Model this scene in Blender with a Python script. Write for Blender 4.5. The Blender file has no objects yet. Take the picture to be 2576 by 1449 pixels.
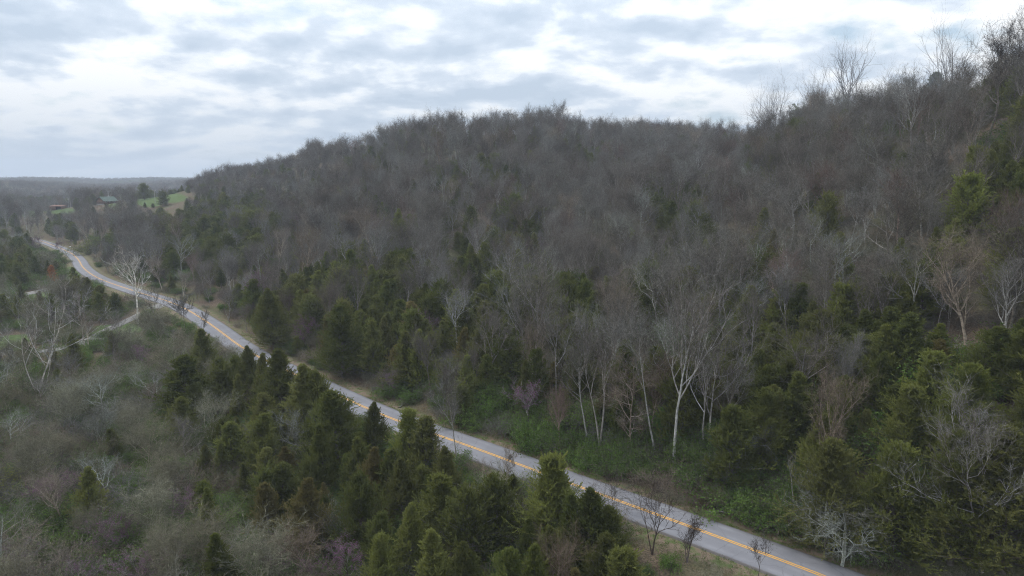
import bpy, math, random, time
import numpy as np
T0 = time.time()
D = bpy.data
S = bpy.context.scene
COL = S.collection
R = math.radians
rng = np.random.default_rng(7)
random.seed(7)

# ------------------------------------------------------------------ camera, sky, sun, exposure
F, PITCH, CAMZ = 683.0, math.atan(108 / 683.0), 35.0
cam = D.objects.new('camera', D.cameras.new('camera'))
COL.objects.link(cam)
cam.location = (0, 0, CAMZ)
cam.rotation_euler = (math.pi / 2 - PITCH, 0, 0)
cam.data.sensor_width = 36
cam.data.lens = F / 1024 * 36
cam.data.clip_start = 0.5
cam.data.clip_end = 20000
S.camera = cam
S.view_settings.view_transform = 'Standard'
S.view_settings.look = 'None'
S.view_settings.gamma = 1
S.view_settings.use_curve_mapping = False
S.view_settings.exposure = 0.40
SUN_EL, SUN_AZ = R(52), R(-70)          # azimuth from +Y, clockwise positive
sun = D.objects.new('sun', D.lights.new('sun', 'SUN'))
COL.objects.link(sun)
sun.data.energy = 1.5
sun.data.angle = R(18)
sun.data.color = (1.0, 0.95, 0.88)
sun.rotation_euler = (math.pi / 2 - SUN_EL, 0, -SUN_AZ + math.pi)
S.cycles.max_bounces = 5
S.cycles.diffuse_bounces = 3
S.cycles.glossy_bounces = 1
S.cycles.transparent_max_bounces = 4
S.cycles.volume_bounces = 0
S.cycles.use_denoising = True
S.cycles.denoiser = 'OPENIMAGEDENOISE'
S.cycles.denoising_prefilter = 'NONE'
S.cycles.denoising_input_passes = 'RGB_ALBEDO_NORMAL'
S.cycles.filter_width = 1.15

def N(nt, kind, **kw):
    n = nt.nodes.new(kind)
    for k, v in kw.items():
        if k == 'ins':
            for i, val in v.items():
                n.inputs[i].default_value = val
        else:
            setattr(n, k, v)
    return n
def mathn(nt, op, a, b=None, clamp=False):
    n = nt.nodes.new('ShaderNodeMath'); n.operation = op; n.use_clamp = clamp
    for i, v in enumerate((a, b)):
        if v is None: continue
        if hasattr(v, 'links'): nt.links.new(v, n.inputs[i])
        else: n.inputs[i].default_value = v
    return n.outputs[0]
def mixc(nt, fac, a, b, blend='MIX'):
    n = nt.nodes.new('ShaderNodeMix'); n.data_type = 'RGBA'; n.blend_type = blend
    for idx, v in ((0, fac), (6, a), (7, b)):
        if hasattr(v, 'links'): nt.links.new(v, n.inputs[idx])
        elif isinstance(v, (int, float)): n.inputs[idx].default_value = v
        else: n.inputs[idx].default_value = (*v[:3], 1)
    return n.outputs[2]
def ramp(nt, fac, stops, interp='LINEAR'):
    n = nt.nodes.new('ShaderNodeValToRGB'); n.color_ramp.interpolation = interp
    e = n.color_ramp.elements
    while len(e) < len(stops): e.new(0.5)
    for el, (p, c) in zip(e, stops):
        el.position = p
        el.color = (*(c if hasattr(c, '__len__') else (c, c, c)), 1)
    nt.links.new(fac, n.inputs[0])
    return n.outputs[0]
def noise(nt, vec, scale, detail=4, rough=0.5, dist=0.0, out=0):
    n = N(nt, 'ShaderNodeTexNoise', ins={'Scale': scale, 'Detail': detail, 'Roughness': rough, 'Distortion': dist})
    if vec is not None: nt.links.new(vec, n.inputs['Vector'])
    return n.outputs[out]

world = D.worlds.new('World'); S.world = world; world.use_nodes = True
nt = world.node_tree; nt.nodes.clear()
sky = N(nt, 'ShaderNodeTexSky', sky_type='NISHITA', sun_disc=False, sun_elevation=SUN_EL, sun_rotation=SUN_AZ)
sky.air_density = 1.0; sky.dust_density = 2.0; sky.ozone_density = 1.5
tc = N(nt, 'ShaderNodeTexCoord')
sep = N(nt, 'ShaderNodeSeparateXYZ'); nt.links.new(tc.outputs['Generated'], sep.inputs[0])
zz = mathn(nt, 'ADD', mathn(nt, 'MAXIMUM', sep.outputs[2], 0.0), 0.25)
cmb = N(nt, 'ShaderNodeCombineXYZ')
nt.links.new(mathn(nt, 'DIVIDE', sep.outputs[0], zz), cmb.inputs[0])
nt.links.new(mathn(nt, 'DIVIDE', sep.outputs[1], zz), cmb.inputs[1])
CLOUD_OFF = (31.5, 2.2, 0.0)
def cloud_noise(off, scale, detail, rough, dist):
    a = N(nt, 'ShaderNodeVectorMath', operation='ADD'); nt.links.new(cmb.outputs[0], a.inputs[0])
    a.inputs[1].default_value = tuple(o + c for o, c in zip(off, CLOUD_OFF))
    return noise(nt, a.outputs[0], scale, detail, rough, dist)
big = cloud_noise((0, 0, 0), 1.75, 9, 0.52, 0.1)
edge = cloud_noise((-0.03, -0.10, 0), 1.75, 9, 0.52, 0.1)       # the same field a little nearer: lit far edges
fine = cloud_noise((5, 3, 1), 6.0, 6, 0.55, 0.1)
soft = cloud_noise((9, 1, 4), 0.7, 3, 0.5, 0.0)
lit = mathn(nt, 'ADD', mathn(nt, 'MULTIPLY', mathn(nt, 'SUBTRACT', edge, big), 3.4), 0.52)
lit = mathn(nt, 'ADD', lit, mathn(nt, 'MULTIPLY', mathn(nt, 'SUBTRACT', fine, 0.5), 0.42))
lit = mathn(nt, 'ADD', lit, mathn(nt, 'MULTIPLY', mathn(nt, 'SUBTRACT', 0.5, big), 0.9))
lit = mathn(nt, 'ADD', lit, mathn(nt, 'MULTIPLY', mathn(nt, 'SUBTRACT', soft, 0.5), 1.1))
ccol = ramp(nt, lit, [(0.10, (4.3, 5.1, 6.1)), (0.42, (5.4, 6.1, 7.0)), (0.58, (6.8, 7.3, 7.9)), (0.78, (8.1, 8.3, 8.5))])
cover = ramp(nt, mathn(nt, 'ADD', big, mathn(nt, 'MULTIPLY', mathn(nt, 'SUBTRACT', fine, 0.5), 0.25)), [(0.30, 0.15), (0.40, 1.0)])
colr = mixc(nt, cover, mixc(nt, 0.45, sky.outputs[0], (4.6, 6.2, 7.4)), ccol)
hz = ramp(nt, sep.outputs[2], [(0.0, 1.0), (0.13, 0.0)])
colr = mixc(nt, mathn(nt, 'MULTIPLY', hz, 0.8), colr, (4.7, 5.5, 6.5))
lum = mathn(nt, 'ADD', mathn(nt, 'MULTIPLY', mathn(nt, 'MAXIMUM', sep.outputs[2], 0.0), 1.1), 0.86)   # an overcast sky grows brighter towards the zenith
vs = N(nt, 'ShaderNodeVectorMath', operation='SCALE'); nt.links.new(colr, vs.inputs[0]); nt.links.new(lum, vs.inputs['Scale']); colr = vs.outputs[0]
bg = N(nt, 'ShaderNodeBackground', ins={1: 0.1}); nt.links.new(colr, bg.inputs[0])
wo = N(nt, 'ShaderNodeOutputWorld'); nt.links.new(bg.outputs[0], wo.inputs[0])
world.cycles.sampling_method = 'MANUAL'; world.cycles.sample_map_resolution = 512

# ------------------------------------------------------------------ projection helpers (1024 x 576 pixels)
CP, SP = math.cos(PITCH), math.sin(PITCH)
def ray(px, py):
    a, b = px - 512.0, -(py - 288.0)
    return np.array([a, F * CP + b * SP, -F * SP + b * CP])
def project(x, y, z):
    dz = z - CAMZ
    dep = y * CP - dz * SP
    up = y * SP + dz * CP
    dep = np.maximum(dep, 0.1)
    return 512 + F * x / dep, 288 - F * up / dep, dep
K = 1 / 2.5156                                    # the photograph was measured at 2576 px wide

# ------------------------------------------------------------------ terrain height
def flat(px, py, z=0.0):
    r = ray(px, py); t = (z - CAMZ) / r[2]
    return r[0] * t, r[1] * t
main_px = [(905, 606), (823, 576), (739, 545), (652, 513), (568, 483), (477, 449), (382, 415), (300, 377), (246, 350), (207, 322),
           (175, 304), (131, 290), (99, 278.5), (84, 268.5), (78.5, 260), (72, 253.8), (62, 249.0), (48, 243.5), (34, 239.5), (14, 236.5), (-30, 233.5)]
main_pts = [flat(*p) for p in main_px]
main_pts = [(60.0, 22.0), (44.0, 40.0)] + main_pts[1:]
def smooth_line(pts, step=3.0):
    P = np.array(pts, float); n = len(P)
    out = []
    for i in range(n - 1):
        p0, p1, p2, p3 = P[max(i - 1, 0)], P[i], P[i + 1], P[min(i + 2, n - 1)]
        m = max(2, int(np.linalg.norm(p2 - p1) / step))
        for k in range(m):
            t = k / m
            out.append(0.5 * ((2 * p1) + (-p0 + p2) * t + (2 * p0 - 5 * p1 + 4 * p2 - p3) * t * t + (-p0 + 3 * p1 - 3 * p2 + p3) * t ** 3))
    out.append(P[-1])
    out = np.array(out)
    for _ in range(3): out[1:-1] = (out[:-2] + 2 * out[1:-1] + out[2:]) / 4
    return out
MAIN = smooth_line(main_pts)

ctrl = []
def cp_pix(px, py, r, tree=0.0):
    v = ray(px, py); h = math.hypot(v[0], v[1])
    ctrl.append((v[0] / h * r, v[1] / h * r, CAMZ + v[2] / h * r - tree))
def cp(px, r, z):
    v = ray(px, 200); h = math.hypot(v[0], v[1])
    ctrl.append((v[0] / h * r, v[1] / h * r, z))
SKYL = [(1100, 0, 165, 19), (1006, 30, 178, 19), (954, 56, 188, 18), (914, 76, 200, 15.5), (862, 94, 218, 14.5), (815, 106, 235, 13.5),
        (772, 116, 285, 13.5), (755, 115, 345, 12), (735, 118, 420, 18), (690, 118, 470, 17), (636, 119, 480, 15.5), (596, 120, 440, 15.5), (560, 112, 395, 16.5),
        (520, 110, 380, 16.5), (480, 113, 382, 16.5), (440, 115, 390, 15.5), (405, 119, 400, 17), (378, 129, 425, 16), (346, 138, 460, 12.5),
        (318, 144, 500, 12.5), (278, 154, 560, 12.5), (238, 166, 630, 12.5), (205, 179, 700, 13.5), (192, 187, 660, 10.5)]
for a in SKYL:
    cp_pix(*a)
    x, y, z = ctrl[-1]
    if a[0] < 800: ctrl.append((x * 1.12, y * 1.12, z - 3)); ctrl.append((x * 1.45, y * 1.45, z - 25))
    else: ctrl.append((x * 1.15, y * 1.15, z + 4))
# the slope between the road and the ridge
def foot(px):
    best = None
    v = ray(px, 300); az = math.atan2(v[0], v[1])
    a = np.arctan2(MAIN[:, 0], MAIN[:, 1]); i = int(np.argmin(np.abs(a - az)))
    return math.hypot(*MAIN[i])
for a in SKYL:
    px = a[0]
    if px < 262: continue
    r0 = foot(px) if px < 930 else 52.0
    zt = CAMZ + (lambda v: v[2] / math.hypot(v[0], v[1]))(ray(a[0], a[1])) * a[2] - a[3]
    for t in (0.08, 0.3, 0.55, 0.8):
        r = r0 + (a[2] - r0) * t
        z = zt * (t ** 0.95 if px > 600 else (0.55 * t + 0.45 * t ** 2))
        cp(px, r, z)
for i in range(0, len(MAIN), 4): ctrl.append((MAIN[i, 0], MAIN[i, 1], 0.0))
for px, r, z in [(300, 35, -5), (700, 30, -3), (0, 60, -5), (150, 80, -5), (300, 80, -5), (420, 62, -4), (560, 52, -2.5), (0, 110, -3.5), (120, 120, -3),
                 (-120, 100, -4), (-120, 200, -2), (0, 170, -2), (100, 170, -1.5), (-100, 300, 2), (0, 250, 1.5), (40, 290, 3),
                 (512, 25, -5), (-300, 60, -6), (1400, 60, 6), (1500, 120, 22),
                 (140, 300, 2.5), (200, 300, 8), (230, 380, 16), (180, 380, 8), (120, 380, 7), (70, 400, 6), (20, 380, 4)]:
    cp(px, r, z)
for px, py, r in [(190, 190, 600), (182, 192.5, 610), (170, 196, 600), (158, 199, 560), (150, 202, 545), (140, 201, 575), (122, 205, 575), (105, 204, 590), (88, 207, 590), (64, 211, 610), (50, 213, 620),
                  (30, 214.5, 640), (0, 216, 660), (150, 197, 625), (105, 200.5, 640), (60, 207, 650), (20, 209, 690), (175, 192.5, 640)]:
    cp_pix(px, py, r)
for px, r, z in [(188, 740, 14), (172, 730, 12), (150, 720, 8), (120, 720, 6), (90, 720, 4), (60, 730, 2), (20, 740, 0), (140, 480, 5), (165, 470, 12), (110, 470, 3), (0, 840, 0), (60, 860, 0), (120, 860, 0), (180, 880, 4), (0, 1000, 4)]:
    cp(px, r, z)
for px, py, r, t in [(-60, 190, 1200, 6), (0, 189, 1200, 6), (30, 190, 1250, 6), (60, 194, 1300, 6), (100, 192, 1500, 6), (140, 190, 1500, 6), (180, 188, 1500, 5),
                     (20, 184, 1900, 8), (60, 183, 1900, 8), (90, 186, 2000, 8)]:
    cp_pix(px, py, r, t)
for px, py in [(-150, 179), (-60, 180), (0, 179.8), (22, 178.3), (60, 178.3), (90, 180.6), (105, 181.4), (125, 180.6), (145, 179.2), (160, 179.2), (190, 179.3), (240, 178),
               (330, 178), (480, 178), (700, 178), (1000, 178), (1300, 178)]:
    cp_pix(px, py, 2600, 5)
    cp_pix(px, py + 3, 2250, 9)
    cp(px, 3400, 25)
for a in range(0, 360, 30):
    if 50 < a < 310:
        ctrl.append((60 * math.sin(R(a)), 60 * math.cos(R(a)), -2.0)); ctrl.append((600 * math.sin(R(a)), 600 * math.cos(R(a)), 20.0))
        ctrl.append((3000 * math.sin(R(a)), 3000 * math.cos(R(a)), 30.0))
C = np.array(ctrl)
def warp(x, y):
    r = np.hypot(x, y) + 1e-6
    k = np.log1p(r / 60.0) / r * 60          # compress the distance, keep the bearing
    return x * k, y * k
cu, cv = warp(C[:, 0], C[:, 1])
def kern(d2): return -np.sqrt(d2 + 5.0)
M_ = kern((cu[:, None] - cu) ** 2 + (cv[:, None] - cv) ** 2)
n_ = len(C)
A = np.zeros((n_ + 1, n_ + 1)); A[:n_, :n_] = M_ + np.eye(n_) * 0.6; A[:n_, n_] = 1; A[n_, :n_] = 1
W_ = np.linalg.solve(A, np.append(C[:, 2], 0))
def vnoise(x, y, s, seed):
    x = x / s + seed * 17.3; y = y / s - seed * 9.1
    xi, yi = np.floor(x).astype(np.int64), np.floor(y).astype(np.int64); fx, fy = x - xi, y - yi
    fx = fx * fx * (3 - 2 * fx); fy = fy * fy * (3 - 2 * fy)
    def h(a, b):
        n = (a * 374761393 + b * 668265263 + seed * 974634777) & 0x7fffffff
        n = ((n ^ (n >> 13)) * 1274126177) & 0x7fffffff
        return ((n ^ (n >> 16)) & 0xffff) / 65535.0
    return (h(xi, yi) * (1 - fx) + h(xi + 1, yi) * fx) * (1 - fy) + (h(xi, yi + 1) * (1 - fx) + h(xi + 1, yi + 1) * fx) * fy
def h_base(x, y):
    x = np.atleast_1d(np.asarray(x, float)); y = np.atleast_1d(np.asarray(y, float)); shp = x.shape
    x = x.ravel(); y = y.ravel(); u, v = warp(x, y); z = np.empty_like(x)
    for i in range(0, len(x), 20000):
        s = slice(i, i + 20000)
        z[s] = kern((u[s, None] - cu) ** 2 + (v[s, None] - cv) ** 2) @ W_[:n_] + W_[n_]
    r = np.hypot(x, y)
    amp = np.clip((r - 60) / 300, 0.25, 1)
    z += (vnoise(x, y, 45, 1) - 0.5) * (3.0 + 3.0 * (x > -120)) * amp + (vnoise(x, y, 14, 2) - 0.5) * 1.4 * amp + (vnoise(x, y, 4, 3) - 0.5) * 0.35
    z += (vnoise(x, y, 330, 5) - 0.5) * 14 * np.clip((r - 900) / 900, 0, 1)
    return z.reshape(shp)
side_px = [(86, 280.5), (70, 286), (52, 291), (36, 295.5), (20, 299), (-30, 308)]
side_pts = [flat(px, py, -0.4) for px, py in side_px]
drive_px = [(170, 306.5), (152, 312), (133, 319), (112, 326), (97, 333.5), (86, 340), (70, 344.5), (45, 348), (20, 349.5), (-40, 351)]
drive_pts = [flat(px, py, -1.2) for px, py in drive_px]
SIDE, DRIVE = smooth_line(side_pts), smooth_line(drive_pts)
def line_z(L, z0, lo):
    z = h_base(L[:, 0], L[:, 1])
    for _ in range(25): z[1:-1] = (z[:-2] + z[2:] + z[1:-1]) / 3
    t = np.clip(np.arange(len(L)) / 6.0, 0, 1)
    return z * t + z0 * (1 - t)
LINES = [(MAIN, np.zeros(len(MAIN)), 2.8, 6.0, 9.0), (SIDE, line_z(SIDE, -0.02, 0), 1.7, 3.2, 6.0), (DRIVE, line_z(DRIVE, -0.04, 0), 1.5, 3.0, 5.5)]
def near_line(x, y, L, z):
    best = np.full(x.shape, 1e9); zn = np.zeros(x.shape); side = np.zeros(x.shape)
    for i in range(len(L) - 1):
        a, b = L[i], L[i + 1]; d = b - a; l2 = d @ d
        t = np.clip(((x - a[0]) * d[0] + (y - a[1]) * d[1]) / l2, 0, 1)
        dx, dy = x - a[0] - t * d[0], y - a[1] - t * d[1]
        dd = dx * dx + dy * dy
        m = dd < best
        best = np.where(m, dd, best); zn = np.where(m, z[i] * (1 - t) + z[i + 1] * t, zn)
        side = np.where(m, np.sign(d[0] * dy - d[1] * dx), side)
    return np.sqrt(best), zn, side
def height(x, y):
    x = np.atleast_1d(np.asarray(x, float)); y = np.atleast_1d(np.asarray(y, float))
    z = h_base(x, y)
    for L, lz, hw, w1, w2 in reversed(LINES):
        m = (x > L[:, 0].min() - 15) & (x < L[:, 0].max() + 15) & (y > L[:, 1].min() - 15) & (y < L[:, 1].max() + 15)
        if not m.any(): continue
        d, zn, sd = near_line(x[m], y[m], L, lz)
        t = np.clip((d - w1) / (w2 - w1 + 4), 0, 1); t = t * t * (3 - 2 * t)
        z[m] = (zn - 0.12 - 0.10 * np.clip((d - hw) / 2, 0, 1)) * (1 - t) + z[m] * t
    return z
_rs = np.geomspace(25, 3300, 700)
def at(px, py):
    v = ray(px, py); h = math.hypot(v[0], v[1]); ux, uy, s = v[0] / h, v[1] / h, v[2] / h
    g = height(ux * _rs, uy * _rs) - (CAMZ + s * _rs)
    i = np.argmax(g > 0) if (g > 0).any() else len(_rs) - 1
    i = max(i, 1); g0, g1 = g[i - 1], g[i]
    r = _rs[i - 1] + (_rs[i] - _rs[i - 1]) * (-g0 / (g1 - g0 + 1e-9)) if g1 > 0 else _rs[i]
    return ux * r, uy * r, float(height(ux * r, uy * r)[0])

# ------------------------------------------------------------------ mesh helpers
def mesh_np(name, V, quads=None, tris=None, mats=(), attrs=None, smooth=False, mi=None):
    me = D.meshes.new(name)
    V = np.asarray(V, np.float32)
    q = np.zeros((0, 4), np.int32) if quads is None else np.asarray(quads, np.int32)
    t = np.zeros((0, 3), np.int32) if tris is None else np.asarray(tris, np.int32)
    me.vertices.add(len(V)); me.vertices.foreach_set('co', V.ravel())
    me.loops.add(q.size + t.size); me.polygons.add(len(q) + len(t))
    me.loops.foreach_set('vertex_index', np.concatenate([q.ravel(), t.ravel()]))
    st = np.concatenate([np.arange(len(q)) * 4, len(q) * 4 + np.arange(len(t)) * 3]).astype(np.int32)
    me.polygons.foreach_set('loop_start', st)
    if mi is not None: me.polygons.foreach_set('material_index', np.asarray(mi, np.int32))
    if smooth: me.polygons.foreach_set('use_smooth', np.ones(len(st), bool))
    for m in mats: me.materials.append(m)
    for k, a in (attrs or {}).items():
        at_ = me.attributes.new(k, 'FLOAT', 'POINT'); at_.data.foreach_set('value', np.asarray(a, np.float32))
    me.update(calc_edges=True)
    return me
class Acc:
    def __init__(s): s.V = []; s.Q = []; s.T = []; s.A = []; s.n = 0
    def add(s, V, Q=None, T=None, a=None):
        V = np.asarray(V, float)
        if Q is not None and len(Q): s.Q.append(np.asarray(Q) + s.n)
        if T is not None and len(T): s.T.append(np.asarray(T) + s.n)
        s.V.append(V); s.A.append(np.full(len(V), 0.5) if a is None else np.asarray(a)); s.n += len(V)
    def mesh(s, name, mats, smooth=False):
        V = np.concatenate(s.V) if s.V else np.zeros((0, 3))
        return mesh_np(name, V, np.concatenate(s.Q) if s.Q else None, np.concatenate(s.T) if s.T else None, mats,
                       {'tone': np.concatenate(s.A)} if s.A else None, smooth)
def nrm(v): return v / (np.linalg.norm(v, axis=-1, keepdims=True) + 1e-9)
def tubes(acc, P, Rr, sides, g=None):
    """P (N,K,3), Rr (N,K)"""
    Nn, Kk = Rr.shape
    if Nn == 0: return
    tan = np.empty_like(P); tan[:, 1:-1] = P[:, 2:] - P[:, :-2]; tan[:, 0] = P[:, 1] - P[:, 0]; tan[:, -1] = P[:, -1] - P[:, -2]
    tan = nrm(tan)
    ref = np.where(np.abs(tan[:, :1, 2:3]) > 0.9, np.array([1.0, 0, 0]), np.array([0, 0, 1.0]))
    u = nrm(np.cross(tan, np.broadcast_to(ref, tan.shape))); v = np.cross(tan, u)
    a = np.arange(sides) * 2 * math.pi / sides
    V = P[:, :, None] + Rr[:, :, None, None] * (np.cos(a)[:, None] * u[:, :, None] + np.sin(a)[:, None] * v[:, :, None])
    base = (np.arange(Nn) * Kk * sides)[:, None, None]; k = (np.arange(Kk - 1) * sides)[None, :, None]; j = np.arange(sides)[None, None]
    j2 = (j + 1) % sides
    Q = np.stack([base + k + j, base + k + j2, base + k + sides + j2, base + k + sides + j], -1).reshape(-1, 4)
    tone = np.repeat(g if g is not None else np.full(Nn, 0.5), Kk * sides)
    acc.add(V.reshape(-1, 3), Q, None, tone)
def blades(acc, B, Dr, L, w, g, rg):
    """one long triangle per row"""
    n = len(B)
    side = nrm(np.cross(Dr, rg.normal(size=(n, 3))))
    V = np.stack([B - side * w[:, None] / 2, B + side * w[:, None] / 2, B + Dr * L[:, None]], 1).reshape(-1, 3)
    T = np.arange(3 * n).reshape(-1, 3)
    acc.add(V, None, T, np.repeat(g, 3))
def rhombs(acc, B, Dr, L, w, g, rg):
    n = len(B)
    side = nrm(np.cross(Dr, rg.normal(size=(n, 3))))
    m = B + Dr * L[:, None] * 0.45
    V = np.stack([B, m - side * w[:, None] / 2, B + Dr * L[:, None], m + side * w[:, None] / 2], 1).reshape(-1, 3)
    acc.add(V, np.arange(4 * n).reshape(-1, 4), None, np.repeat(g, 4))
def grow(P, Rr, nc, tmin, tmax, L, ang, up, wig, Kk, rr, tip, rg, lfun=None, pw=1.0):
    """children of every branch: returns P2 (N*nc,K,3), R2"""
    Nn, K0 = Rr.shape
    t = tmin + (tmax - tmin) * ((np.arange(nc) + rg.random((Nn, nc))) / nc) ** pw
    f = t * (K0 - 1); i = np.clip(f.astype(int), 0, K0 - 2); fr = (f - i)[..., None]
    ii = np.arange(Nn)[:, None]
    pos = P[ii, i] * (1 - fr) + P[ii, i + 1] * fr
    tan = nrm(P[ii, i + 1] - P[ii, i])
    rad = Rr[ii, i] * (1 - fr[..., 0]) + Rr[ii, i + 1] * fr[..., 0]
    ref = nrm(np.cross(tan, np.broadcast_to(np.array([0.3, 0.2, 1.0]), tan.shape) + 0.01)); ref2 = np.cross(tan, ref)
    az = np.arange(nc)[None] * 2.399 + rg.random((Nn, 1)) * 6.28 + rg.normal(size=(Nn, nc)) * 0.5
    an = ang * (1 + 0.25 * rg.normal(size=(Nn, nc)))
    d = np.cos(an)[..., None] * tan + np.sin(an)[..., None] * (np.cos(az)[..., None] * ref + np.sin(az)[..., None] * ref2)
    ln = (L if np.isscalar(L) else np.asarray(L)[:, None]) * (0.65 + 0.7 * rg.random((Nn, nc)))
    if lfun is not None: ln = ln * lfun(t)
    d = d.reshape(-1, 3); ln = ln.reshape(-1); pos = pos.reshape(-1, 3); r0 = np.minimum(rad.reshape(-1) * 0.75, rr * ln)
    out = np.empty((len(d), Kk, 3)); out[:, 0] = pos; d = nrm(d)
    for k in range(1, Kk):
        d = nrm(d + np.array([0, 0, up]) + rg.normal(size=d.shape) * wig)
        out[:, k] = out[:, k - 1] + d * (ln / (Kk - 1))[:, None]
    prof = np.linspace(1, tip, Kk)[None]
    return out, r0[:, None] * prof, t.reshape(-1)

# ------------------------------------------------------------------ materials
def new_mat(name):
    m = D.materials.new(name); m.use_nodes = True; n = m.node_tree; n.nodes.clear()
    b = N(n, 'ShaderNodeBsdfPrincipled', ins={'Roughness': 0.9}); b.inputs['Specular IOR Level'].default_value = 0.15
    o = N(n, 'ShaderNodeOutputMaterial'); n.links.new(b.outputs[0], o.inputs[0])
    return m, n, b
def diffuse_mat(name):
    m = D.materials.new(name); m.use_nodes = True; n = m.node_tree; n.nodes.clear()
    b = N(n, 'ShaderNodeBsdfDiffuse')
    o = N(n, 'ShaderNodeOutputMaterial'); n.links.new(b.outputs[0], o.inputs[0])
    return m, n, b
def bark(name, c, dark=0.6, scale=3.0, spread=0.75):
    m, n, b = diffuse_mat(name)
    tcn = N(n, 'ShaderNodeTexCoord'); nz = noise(n, tcn.outputs['Object'], scale, 4, 0.6)
    oi = N(n, 'ShaderNodeObjectInfo'); at_ = N(n, 'ShaderNodeAttribute', attribute_name='tone')
    k = ramp(n, nz, [(0.35, dark), (0.65, 1.25)])
    v = mathn(n, 'ADD', mathn(n, 'MULTIPLY', oi.outputs['Random'], spread), 1 - spread / 2)
    v = mathn(n, 'MULTIPLY', v, mathn(n, 'ADD', mathn(n, 'MULTIPLY', at_.outputs['Fac'], 0.62), 0.55))
    kk = mixc(n, 1.0, k, c, 'MULTIPLY')
    hue = mixc(n, oi.outputs['Random'], (1.06, 0.97, 0.92), (0.96, 1.0, 1.05))
    kk = mixc(n, 1.0, kk, hue, 'MULTIPLY')
    sc = N(n, 'ShaderNodeVectorMath', operation='SCALE'); n.links.new(kk, sc.inputs[0]); n.links.new(v, sc.inputs['Scale'])
    n.links.new(sc.outputs[0], b.inputs[0])
    return m
def leaf(name, ca, cb, cc):
    """ca..cb by clump tone, cc mixed in by tree"""
    m, n, b = diffuse_mat(name)
    oi = N(n, 'ShaderNodeObjectInfo'); at_ = N(n, 'ShaderNodeAttribute', attribute_name='tone')
    tcn = N(n, 'ShaderNodeTexCoord'); nz = noise(n, tcn.outputs['Object'], 0.9, 3, 0.6)
    f = mathn(n, 'ADD', mathn(n, 'MULTIPLY', at_.outputs['Fac'], 0.75), mathn(n, 'MULTIPLY', mathn(n, 'SUBTRACT', nz, 0.5), 0.9), True)
    col = mixc(n, f, ca, cb)
    r2 = mathn(n, 'FRACT', mathn(n, 'MULTIPLY', oi.outputs['Random'], 7.31))
    col = mixc(n, mathn(n, 'MULTIPLY', r2, 0.85), col, cc)
    v = mathn(n, 'ADD', mathn(n, 'MULTIPLY', oi.outputs['Random'], 0.5), 0.75)
    sc = N(n, 'ShaderNodeVectorMath', operation='SCALE'); n.links.new(col, sc.inputs[0]); n.links.new(v, sc.inputs['Scale'])
    n.links.new(sc.outputs[0], b.inputs[0])
    tr = N(n, 'ShaderNodeBsdfTranslucent'); n.links.new(sc.outputs[0], tr.inputs[0])
    mx = N(n, 'ShaderNodeMixShader', ins={0: 0.4}); n.links.new(b.outputs[0], mx.inputs[1]); n.links.new(tr.outputs[0], mx.inputs[2])
    n.links.new(mx.outputs[0], [q for q in n.nodes if q.type == 'OUTPUT_MATERIAL'][0].inputs[0])
    return m
def plain(name, c, rough=0.8, var=0.3, scale=4.0):
    m, n, b = new_mat(name); b.inputs['Roughness'].default_value = rough
    tcn = N(n, 'ShaderNodeTexCoord'); nz = noise(n, tcn.outputs['Object'], scale, 5, 0.6)
    k = ramp(n, nz, [(0.3, 1 - var), (0.7, 1 + var * 0.6)])
    n.links.new(mixc(n, 1.0, k, c, 'MULTIPLY'), b.inputs['Base Color'])
    return m
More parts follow.
